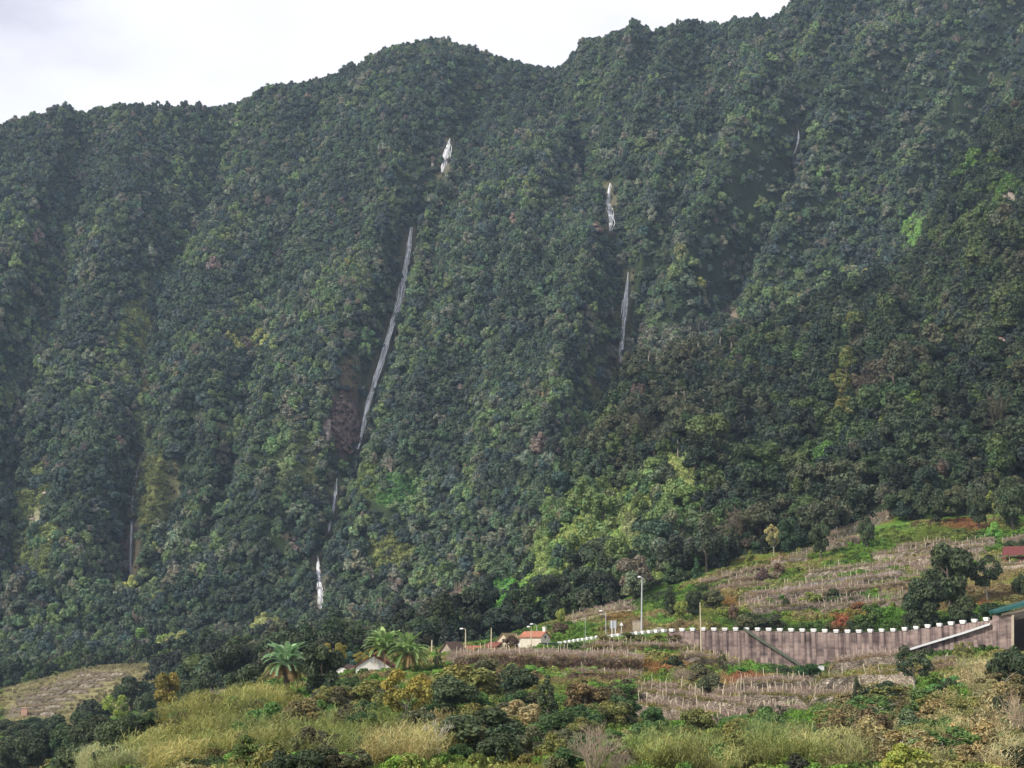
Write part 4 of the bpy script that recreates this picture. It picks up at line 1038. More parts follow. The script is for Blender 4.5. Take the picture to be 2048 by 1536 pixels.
G = Geo().add(np.array([[x_, y_, z_] for y_ in (-.03, .03) for x_, z_ in ((-.34, 0), (.34, 0), (.3, .12), (0, .66), (-.3, .12))]), [[0, 1, 2, 3, 4]]).add(np.zeros((0, 3)), np.zeros((0, 4), int))
V = G.V[0]; G = Geo().add(V, [[0, 1, 2, 3, 4], [9, 8, 7, 6, 5]]).add(V, [[0, 5, 6, 1], [1, 6, 7, 2], [2, 7, 8, 3], [3, 8, 9, 4], [4, 9, 5, 0]])
part('panel', G.mesh('panel', M['lamp_white']), sg, None, (0, -.06, 1.35)); part('post', Geo().bar((0, 0, -1.5), (0, 0, 1.7), .045).mesh('post', M['lamp_white']), sg)
cb = thing('concrete_tank', 'plain pale concrete box beside the foot of the tall street lamp', 'tank', tuple(pt(1275, 1254, 272)), R(-8))
part('body', Geo().box((0, 0, .1), (1.75, 2.0, 1.9)).mesh('body', M['concrete']), cb); part('lid', Geo().box((0, 0, 1.1), (1.9, 2.15, .12)).mesh('lid', M['concrete']), cb)
b_ = pt(1316, 1263, 262)
single('concrete_ramp', Geo().add(np.array([[x, y, z] for y in (0, 1.5) for x, z in ((-2.0, -.8), (1.5, -.8), (1.25, .45), (.7, .85), (-2.0, .15))]), [[0, 1, 2, 3, 4], [9, 8, 7, 6, 5]]).add(np.array([[x, y, z] for y in (0, 1.5) for x, z in ((-2.0, -.8), (1.5, -.8), (1.25, .45), (.7, .85), (-2.0, .15))]), [[0, 5, 6, 1], [1, 6, 7, 2], [2, 7, 8, 3], [3, 8, 9, 4], [4, 9, 5, 0]]).mesh('concrete_ramp', M['concrete']), 'sloping grey concrete barrier end behind the white blocks', 'barrier', tuple(b_), R(4))
tb_ = thing('water_tub', 'small white tub on thin legs below the stained wall beside a round bush', 'tub', tuple(pt(1642, 1352, 222)))
part('tub', Geo().box((0, 0, 1.15), (.85, .7, .62), taper=1.12).box((0, 0, 1.48), (1.02, .86, .06)).mesh('tub', M['white_paint']), tb_)
for x_ in (-.3, .3): part('leg', Geo().bar((x_, 0, -.3), (x_ * .9, 0, .86), .04).mesh('leg', M['post_wood']), tb_)
for u_, v_, r_, ln in ((1351, 1401, 190, .9), (1290, 1396, 194, .6)):
    single('tarpaulin', Geo().add(np.array([[-.5, 0, 0], [.1, -.1, .12], [.55, .05, .02], [.5, .4, .22], [0, .45, .34], [-.45, .4, .18]]) * ln, [[0, 1, 4, 5], [1, 2, 3, 4]]).mesh('tarpaulin', mat_plain('blue_plastic', lin('4d5c86'), var=.15)), '%s scrap of blue plastic lying among the lower vine terraces' % ('larger' if ln > .7 else 'smaller left'), 'tarpaulin', tuple(hit(u_, v_, 150) + Vector((0, 0, .35))))

# ------------------------------------------------------------------ terraces: dry-stone walls with their beds, posts and vines
BEDS = []          # (front xyz path, back xyz path, n) for planting
SHORT = {}
def terrace(label, pix, rmin, h_, mat='dry_stone', bed='bed_straw', depth=None, rmax=700, posts=0.8, vines=1.0, ph=1.5, zone='', name='terrace_wall'):
    P = [np.array(hit(u, v, rmin, rmax)) for u, v in pix]
    P = np.array(P)
    d_ = np.concatenate([[0], np.cumsum(np.linalg.norm(np.diff(P, axis=0), axis=1))])
    n = max(4, int(d_[-1] / 0.9)); t_ = np.linspace(0, d_[-1], n)
    Q = np.stack([np.interp(t_, d_, P[:, k_]) for k_ in range(3)], 1)
    g = np.random.default_rng(int(abs(pix[0][0] * 7 + pix[0][1] * 3)))
    gz = ground(Q[:, 0], Q[:, 1])
    top = Q[:, 2] + h_ * (1 + 0.12 * fbm(t_ / 5, 0, 0, 3, 2)) * np.clip(np.minimum(t_, d_[-1] - t_) / 1.5 + 0.35, 0, 1)
    rad = unit(np.c_[Q[:, :2], np.zeros(n)])
    rows = []
    for k_, f_ in enumerate((0.0, 0.35, 0.7, 1.0)):
        z = (gz - 0.8) * (1 - f_) + top * f_
        off = g.normal(0, 0.09, n) + 0.18 * f_
        rows.append(np.c_[Q[:, :2] + rad[:, :2] * off[:, None], z + (g.normal(0, .06, n) if k_ == 3 else 0)])
    rows.append(np.c_[rows[3][:, :2] + rad[:, :2] * 0.45, rows[3][:, 2] - .02])
    rows.append(np.c_[rows[4][:, :2], gz - 0.8])
    V = np.concatenate(rows)
    F = [[k_ * n + i, k_ * n + i + 1, (k_ + 1) * n + i + 1, (k_ + 1) * n + i] for k_ in range(5) for i in range(n - 1)]
    G = Geo().add(V, F); G.add(V[[k_ * n for k_ in range(6)]], [list(range(6))[::-1]]); G.add(V[[k_ * n + n - 1 for k_ in range(6)]], [list(range(6))])
    mid = Q[n // 2]
    o = thing(name, label, 'wall', tuple(mid)); o['kind'] = 'thing'
    me = G.mesh('stonework', M[mat]); me.transform(Matrix.Translation(-Vector(mid)))
    part('stonework', me, o)
    dep = (depth if depth else h_ * 2.0 + 0.8)
    fr = rows[4].copy(); fr[:, 2] = top - 0.1
    bk_ = np.c_[fr[:, :2] + rad[:, :2] * dep, fr[:, 2] + 0.12 * dep * 0.3]
    md = (fr + bk_) / 2; md[:, 2] += g.normal(0, .12, n)
    lowf = fr.copy(); lowf[:, 2] -= .5; lowb = bk_.copy(); lowb[:, 2] -= .9
    V = np.concatenate([lowf, fr, md, bk_, lowb])
    F = [[k_ * n + i, k_ * n + i + 1, (k_ + 1) * n + i + 1, (k_ + 1) * n + i] for k_ in range(4) for i in range(n - 1)]
    me = Geo().add(V, F).mesh('bed', M[bed]); me.transform(Matrix.Translation(-Vector(mid)))
    part('bed', me, o)
    BEDS.append((fr, bk_, d_[-1], posts, vines, ph, zone))
    return o
UP, LO, LF = 'upper', 'lower', 'left'
T = terrace
# above the road, from the top down
T('rubble terrace wall highest on the right, just under the dark woods', [(1658, 1088), (1695, 1074), (1740, 1056), (1785, 1040)], 285, 2.16, 'dry_stone_pale', 'bed_earth', zone=UP, vines=1.5)
T('pale rubble terrace wall second from the top, left of the lone round tree', [(1652, 1104), (1690, 1096), (1718, 1088)], 285, 1.76, 'dry_stone_pale', 'bed_straw', zone=UP, vines=1.2)
T('short terrace wall with a rusty strip above it, below the two dark round trees', [(1540, 1132), (1575, 1128), (1620, 1122)], 285, 1.22, 'dry_stone', 'bed_moss', zone=UP, vines=.3)
T('low terrace wall beside the purple-brown bush', [(1455, 1172), (1500, 1168), (1560, 1158)], 280, 1.08, 'dry_stone_brown', 'bed_moss', zone=UP)
T('long pale terrace wall running up to the dark red netting', [(1745, 1122), (1800, 1117), (1860, 1108), (1930, 1098), (1990, 1090)], 285, 1.2, 'dry_stone_pale', 'bed_straw', zone=UP)
T('short pale terrace wall at the right edge above the dark red netting', [(2004, 1092), (2060, 1082)], 300, 0.9, 'dry_stone_pale', 'bed_straw', zone=UP, posts=1.)
T('pale terrace wall with a line of posts in the middle of the upper terraces', [(1610, 1160), (1680, 1150), (1760, 1140), (1830, 1132), (1900, 1126)], 282, 1.22, 'dry_stone_pale', 'bed_straw', zone=UP)
T('smooth grey slab wall in the upper terraces', [(1560, 1186), (1620, 1178), (1680, 1168), (1740, 1160), (1810, 1150)], 278, 1.1, 'slab_grey', 'bed_straw', zone=UP, vines=.4)
T('grey-pink terrace wall with dense bare vines below the slab wall', [(1490, 1206), (1540, 1204), (1600, 1198), (1660, 1190), (1720, 1184)], 274, 1.49, 'dry_stone', 'bed_earth', zone=UP, vines=1.8)
T('brown terrace wall left of the big dark tree above the road', [(1640, 1200), (1700, 1194), (1760, 1186), (1815, 1180)], 274, 1.35, 'dry_stone_brown', 'bed_straw', zone=UP, vines=1.4)
T('low terrace wall just behind the middle of the road', [(1640, 1228), (1700, 1222), (1780, 1216), (1815, 1212)], 268, 1.08, 'dry_stone', 'bed_moss', zone=UP)
T('straw-coloured terrace wall with posts above the large road sign', [(1130, 1252), (1170, 1243), (1220, 1232), (1270, 1225)], 280, 0.94, 'dry_stone_pale', 'bed_straw', zone=UP, posts=1.2)
T('terrace wall in front of the two dark conical trees', [(1400, 1176), (1440, 1166), (1490, 1152), (1530, 1140)], 285, 0.94, 'dry_stone_brown', 'bed_moss', zone=UP)
T('pale terrace wall at the right edge below the dark red netting', [(1960, 1150), (2000, 1146), (2060, 1140)], 275, 1.22, 'dry_stone_pale', 'bed_straw', zone=UP)
T('grey terrace wall with posts high on the right, left of the banana-like clump', [(1850, 1120), (1910, 1112), (1975, 1104)], 285, 1.35, 'dry_stone', 'bed_straw', zone=UP, posts=1.2)
T('grey terrace wall crossing the vine slope left of the small bright green bush', [(1690, 1178), (1745, 1172), (1800, 1164)], 276, 1.49, 'dry_stone', 'bed_straw', zone=UP, posts=1.2)
T('grey terrace wall under the olive bush on the vine slope', [(1500, 1230), (1560, 1228), (1620, 1222)], 268, 1.22, 'dry_stone', 'bed_moss', zone=UP, posts=1.)
T('thin dark terrace wall left of the purple-brown bush', [(1425, 1188), (1470, 1184), (1530, 1178)], 280, 1.08, 'dry_stone_brown', 'bed_moss', zone=UP, posts=1.)
T('grey terrace wall just above the long pale one that runs to the netting', [(1790, 1108), (1850, 1098), (1900, 1092)], 285, 1.22, 'dry_stone', 'bed_moss', zone=UP, posts=.8)
# below the road
T('long brown terrace wall under the thick row of vine posts, below the houses', [(900, 1345), (960, 1340), (1040, 1338), (1130, 1340), (1220, 1342), (1285, 1345)], 190, 2.0, 'dry_stone', 'bed_dull', zone=LO, posts=1.8, vines=2.4, rmax=246, depth=14)
T('upper brown wall with curved posts, left of the tall retaining wall', [(1165, 1306), (1220, 1304), (1290, 1304), (1350, 1303), (1400, 1306)], 225, .9, 'dry_stone_brown', 'bed_moss', zone=LO, posts=1.2, vines=1.0, rmax=249, depth=4)
T('wall of vine posts stepping down at the left foot of the retaining wall', [(1365, 1326), (1400, 1330), (1440, 1336), (1480, 1342)], 205, 1.2, 'dry_stone', 'bed_earth', zone=LO, posts=1.6, rmax=246, vines=1.2)
T('mossy terrace wall at the foot of the stained retaining wall', [(1660, 1350), (1710, 1342), (1760, 1336), (1810, 1330)], 205, 1.7, 'dry_stone', 'bed_moss', zone=LO, posts=1.2, rmax=243, vines=1.6, depth=6)
T('pale stone terrace wall right of the white tub', [(1628, 1392), (1660, 1386), (1710, 1381), (1770, 1377), (1830, 1374)], 180, 2.0, 'dry_stone_pale', 'bed_moss', zone=LO, posts=.4, rmax=226, vines=.2)
T('grassy terrace wall below the pale stone wall', [(1612, 1412), (1660, 1408), (1720, 1402), (1760, 1398)], 170, 1.0, 'dry_stone_pale', 'bed_straw', zone=LO, posts=.5, rmax=215, vines=.4)
T('grey wall buried in bare vines in the middle of the lower terraces', [(1470, 1398), (1520, 1394), (1570, 1390), (1625, 1388)], 175, 1.8, 'dry_stone', 'bed_straw', zone=LO, posts=1.4, rmax=220, vines=1.4)
T('grey wall of dense bare vines one step lower', [(1420, 1420), (1480, 1420), (1550, 1418), (1610, 1418)], 168, 1.8, 'dry_stone_pale', 'bed_straw', zone=LO, posts=1.4, rmax=212, vines=1.4)
T('dark terrace wall above the straw ledge, second from the bottom', [(1275, 1410), (1320, 1416), (1380, 1424), (1440, 1432), (1500, 1440)], 165, 1.7, 'dry_stone', 'bed_straw', zone=LO, posts=.8, rmax=208, vines=.9)
T('lowest dark terrace wall, under the straw-edged ledge', [(1270, 1440), (1320, 1448), (1380, 1457), (1440, 1466)], 155, 1.9, 'dry_stone', 'bed_straw', zone=LO, posts=.8, rmax=196, vines=.4)
T('uppermost wall of the lower left terraces, beside the rusty bushes', [(1280, 1386), (1330, 1390), (1390, 1396)], 170, .9, 'dry_stone', 'bed_earth', zone=LO, posts=.8, rmax=212, vines=.9)
T('straw terrace wall with scrub above the olive trees', [(1130, 1362), (1180, 1362), (1240, 1364), (1280, 1368)], 185, 1.1, 'dry_stone_brown', 'bed_moss', zone=LO, posts=.3, rmax=225, vines=.6)
T('short brown wall under the straw bushes at the right end of the retaining wall', [(1850, 1345), (1890, 1340), (1925, 1336)], 200, 1.1, 'dry_stone_brown', 'bed_earth', zone=LO, posts=1., rmax=235, vines=.6)
# far left hill
for i_, (ua, va, ub, vb, w_) in enumerate([(14, 1436, 112, 1434, 'lowest'), (20, 1424, 128, 1420, 'second from the bottom'), (30, 1412, 150, 1404, 'third from the bottom'), (52, 1399, 176, 1389, 'fourth from the bottom'), (80, 1386, 205, 1376, 'fifth from the bottom'), (110, 1372, 228, 1364, 'sixth from the bottom'), (150, 1358, 262, 1353, 'topmost')]):
    T('%s pinkish terrace wall on the small hill at the far left' % w_, [(ua, va), ((ua * 2 + ub) / 3, (va * 2 + vb) / 3 - 1), ((ua + 2 * ub) / 3, (va + 2 * vb) / 3 - 1), (ub, vb)], 505, 1.4, 'dry_stone_pale', 'bed_straw', zone=LF, posts=.7, vines=1.6, ph=1.5)
# dark red netting panels at the right edge
nt_ = thing('netting', 'dark red netting stretched in two bands at the right edge of the upper terraces', 'netting', tuple(pt(2030, 1128, 300)))
for va, vb in ((1110, 1093), (1130, 1114)):
    a_, b_, c_, d_ = [np.array(pt(u_, v_, r_)) - np.array(nt_.location) for u_, v_, r_ in ((2004, va + 1, 301), (2066, va - 1, 298), (2066, vb - 2, 300), (2007, vb, 303))]
    part('net_panel', slabq([a_, b_, c_, d_], np.array([.02, .2, 0])).mesh('net_panel', M['net_red']), nt_)

# ------------------------------------------------------------------ palms
def frond_mesh(name, seed, L_, arch, n=34, wid=0.44, green=True):
    """an arching palm frond along +X with leaflets on both sides"""
    g = np.random.default_rng(seed)
    t = np.linspace(0, 1, 9)
    ang = arch[0] + (arch[1] - arch[0]) * t ** 1.3
    dx = np.cumsum(np.cos(ang)) / 9 * L_; dz = np.cumsum(np.sin(ang)) / 9 * L_
    pts = np.c_[dx - dx[0], np.zeros(9), dz - dz[0]]
    G = Geo().tube(pts, np.linspace(.05, .012, 9), 3, 0.95)
    Vs, Fs = [], []
    for i in range(n):
        f = 0.14 + 0.86 * i / (n - 1)
        p = np.array([np.interp(f, t, pts[:, k_]) for k_ in range(3)]); a_ = np.interp(f, t, ang)
        d_ = np.array([math.cos(a_), 0, math.sin(a_)]); up = np.array([-math.sin(a_), 0, math.cos(a_)])
        ln = wid * (0.45 + 1.1 * math.sin(math.pi * min(1, f * 0.85 + 0.12))) * g.uniform(.85, 1.15)
        for s_ in (-1, 1):
            q = unit(d_ * 0.75 + np.array([0, s_ * 0.85, 0]) + up * g.uniform(.0, .35))
            w_ = d_ * 0.048
            tip = p + q * ln - np.array([0, 0, .18 * ln])
            k_ = len(Vs)
            Vs += [p - w_, p + w_, p + q * ln * .55 + w_ * 1.2, tip]; Fs.append([k_, k_ + 1, k_ + 2, k_ + 3])
    nv = len(Vs) // 4
    G.add(np.array(Vs), np.array(Fs), np.repeat(leafvar(nv, g, .8, 1.25, .06), 4, 0))
    return G.mesh(name, M['leaf'])
FR = {'up': [frond_mesh('frond_up_%d' % i, 300 + i, 3.7, (1.35 - .1 * i, .55 - .2 * i)) for i in range(2)],
      'mid': [frond_mesh('frond_mid_%d' % i, 310 + i, 3.9, (.85, -.35 - .2 * i)) for i in range(2)],
      'low': [frond_mesh('frond_low_%d' % i, 320 + i, 3.7, (.25, -.9 - .2 * i)) for i in range(2)],
      'dead': [frond_mesh('frond_dead_%d' % i, 330 + i, 3.2, ((.15, -1.1), (-.3, -1.35))[i], 24, .42) for i in range(2)]}
def palm(label, u, v_top, v_base, r, sc_, dead, seed, trunk_r=.26, tint=('9db474', '88a566')):
    g = np.random.default_rng(seed)
    c_ = pt(u, v_top, r); b_ = pt(u + g.uniform(-4, 4), v_base, r)
    H_ = c_.z - b_.z
    o = thing('palm_tree', label, 'palm', tuple(b_))
    ln = (c_.x - b_.x)
    G = Geo()
    zs = np.linspace(-1.5, H_, 12)
    G.tube([[ln * max(0, z / H_) ** 2, 0, z] for z in zs], [trunk_r * (1.15 if k_ % 2 else 1.0) * (1.25 if k_ > 9 else 1) for k_ in range(12)], 8, mi=0)
    for k_ in range(26):
        a_ = g.uniform(0, 6.28); z_ = H_ - g.uniform(0, .9)
        G.bar([ln + math.cos(a_) * .2, math.sin(a_) * .2, z_], [ln + math.cos(a_) * .55, math.sin(a_) * .55, z_ + .35], .06, .03, 4)
    part('trunk', G.mesh('trunk', M['bark']), o)
    kinds = ['up'] * 15 + ['mid'] * 22 + ['low'] * 18 + ['dead'] * dead
    for i, kd in enumerate(kinds):
        me = FR[kd][i % 2]
        col = lin(tint[i % 2]) if kd != 'dead' else lin('9a7f56')
        if kd == 'low' and i % 3 == 0: col = lin('95904f')
        col = col * g.uniform(.65, 1.35)
        part('dead_frond' if kd == 'dead' else 'frond', me, o, col, (ln, 0, H_ + (.1 if kd in ('up', 'mid') else -.1 if kd == 'low' else -.35)), (g.normal(0, .12), g.normal(0, .12), i * 2.39996 + g.normal(0, .15)), sc_ * g.uniform(.88, 1.1))
    return o
palm('tallest broad palm with pale brown dead fronds hanging below, left of the dark tree', 572, 1328, 1404, 188, 1.06, 30, 1, .34, ('9ab58a', '86a87a'))
palm('palm with arching green crown on a thin trunk, touching the white gable', 768, 1297, 1348, 222, 1.08, 5, 2, .2)
palm('palm with yellowing lower fronds, right of its twin beside the white gable', 818, 1306, 1352, 219, 1.08, 16, 3, .24)

# ------------------------------------------------------------------ plant models for the near ground
CR = {
    'dense': [(crown_mesh('crown_dense_%d' % i, 400 + i, 6, 6, .2, 14, 3000, .42, LN, lobe=(.24, .40)), trunk_mesh('trunk_dense_%d' % i, 410 + i, 4, .2, M['bark'])) for i in range(4)],
    'bush': [(crown_mesh('crown_bush_%d' % i, 420 + i, 4, 3, -.3, 11, 1900, .30, LN, lobe=(.26, .44)), None) for i in range(4)],
    'airy': [(crown_mesh('crown_airy_%d' % i, 440 + i, 5, 6, 1.6, 17, 2400, .34, LN, lobe=(.18, .30), spread=.95, core=.55), trunk_mesh('trunk_airy_%d' % i, 445 + i, 4.6, .13, M['bark_pale'], limbs=7, reach=.42)) for i in range(3)],
    'cone': [(crown_mesh('crown_cone_%d' % i, 450 + i, 3.6, 6, -.2, 16, 2000, .36, LN, lobe=(.24, .36), spread=.95, cone=.85), trunk_mesh('trunk_cone_%d' % i, 455 + i, 4, .14, M['bark'])) for i in range(2)],
    'column': [(crown_mesh('crown_column', 460, 1.8, 6, 0, 14, 1500, .3, LN, lobe=(.3, .45), spread=.9), trunk_mesh('trunk_column', 461, 3, .1, M['bark']))],
}
def straw_bush(name, seed, nst=9, h=3.2, nleaf=500, ls=.2):
    """thin bare stems with sparse dry leaves"""
    g = np.random.default_rng(seed)
    G = Geo()
    for i in range(nst):
        a_ = g.uniform(0, 6.28); t_ = g.uniform(.05, .6)
        twigs(G, g, np.array([g.normal(0, .25), g.normal(0, .25), -.3]), unit(np.array([math.cos(a_) * t_, math.sin(a_) * t_, 1.0])), h * g.uniform(.34, .48), .035, 3, 3, .42, var=g.uniform(.8, 1.15))
    V = np.concatenate(G.V); P = V[g.integers(0, len(V), nleaf)]; P = P[P[:, 2] > h * .3] ; P = P + g.normal(0, .12, P.shape)
    Vl, F = leaves_at(P, unit(g.normal(size=P.shape) + [0, 0, .4]), ls, g, .45)
    G.add(Vl, F, np.repeat(leafvar(len(P), g, .75, 1.3), 4, 0))
    return G.mesh(name, M['leaf'])
STRAW = [straw_bush('stems_straw_%d' % i, 470 + i) for i in range(3)]
BAREN = [bare_mesh('branches_bare_%d' % i, 480 + i, M['twig'], 4.2, 9, 4, .055, 3, .42) for i in range(3)]

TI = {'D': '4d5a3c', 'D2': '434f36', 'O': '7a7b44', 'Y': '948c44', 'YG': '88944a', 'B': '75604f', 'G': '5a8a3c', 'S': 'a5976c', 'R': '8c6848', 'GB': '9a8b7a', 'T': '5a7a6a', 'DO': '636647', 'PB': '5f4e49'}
def plant(name, label, cat, u, v, wpx, hpx, kind, tint, rmin=78, rmax=500, group=None, seed=0, r=None):
    """a plant whose foot is the ground at picture point (u, v), wpx wide and hpx high"""
    g = np.random.default_rng(int(u * 31 + v * 7 + seed))
    b_ = hit(u, v, rmin, rmax) if r is None else onground(u, r)
    rr = math.hypot(b_.x, b_.y)
    W_, H_ = wpx * rr / FPX, hpx * rr / FPX
    if name is None: name = cat.replace(' ', '_')
    o = thing(name, label, cat, (b_.x, b_.y, b_.z - .15), g.uniform(0, 6.28), group)
    col = lin(TI.get(tint, tint)) * (1.0 if tint in TI else 1.3) * g.uniform(.9, 1.1)
    if kind in CR:
        cm, tm = CR[kind][g.integers(0, len(CR[kind]))]
        w0, h0 = {'dense': (6, 6), 'bush': (4, 3), 'airy': (5, 6), 'cone': (3.6, 6), 'column': (1.8, 6)}[kind]
        o.scale = (W_ / w0, W_ / w0, H_ / h0)
        part('crown', cm, o, col)
        if tm: part('trunk', tm, o)
    elif kind == 'straw':
        o.scale = (W_ / 3.4, W_ / 3.4, H_ / 3.4); part('stems', STRAW[g.integers(0, 3)], o, col)['kind'] = 'stuff'
    elif kind == 'bare':
        o.scale = (W_ / 4.4, W_ / 4.4, H_ / 4.4); part('branches', BAREN[g.integers(0, 3)], o, col)['kind'] = 'stuff'
    return o
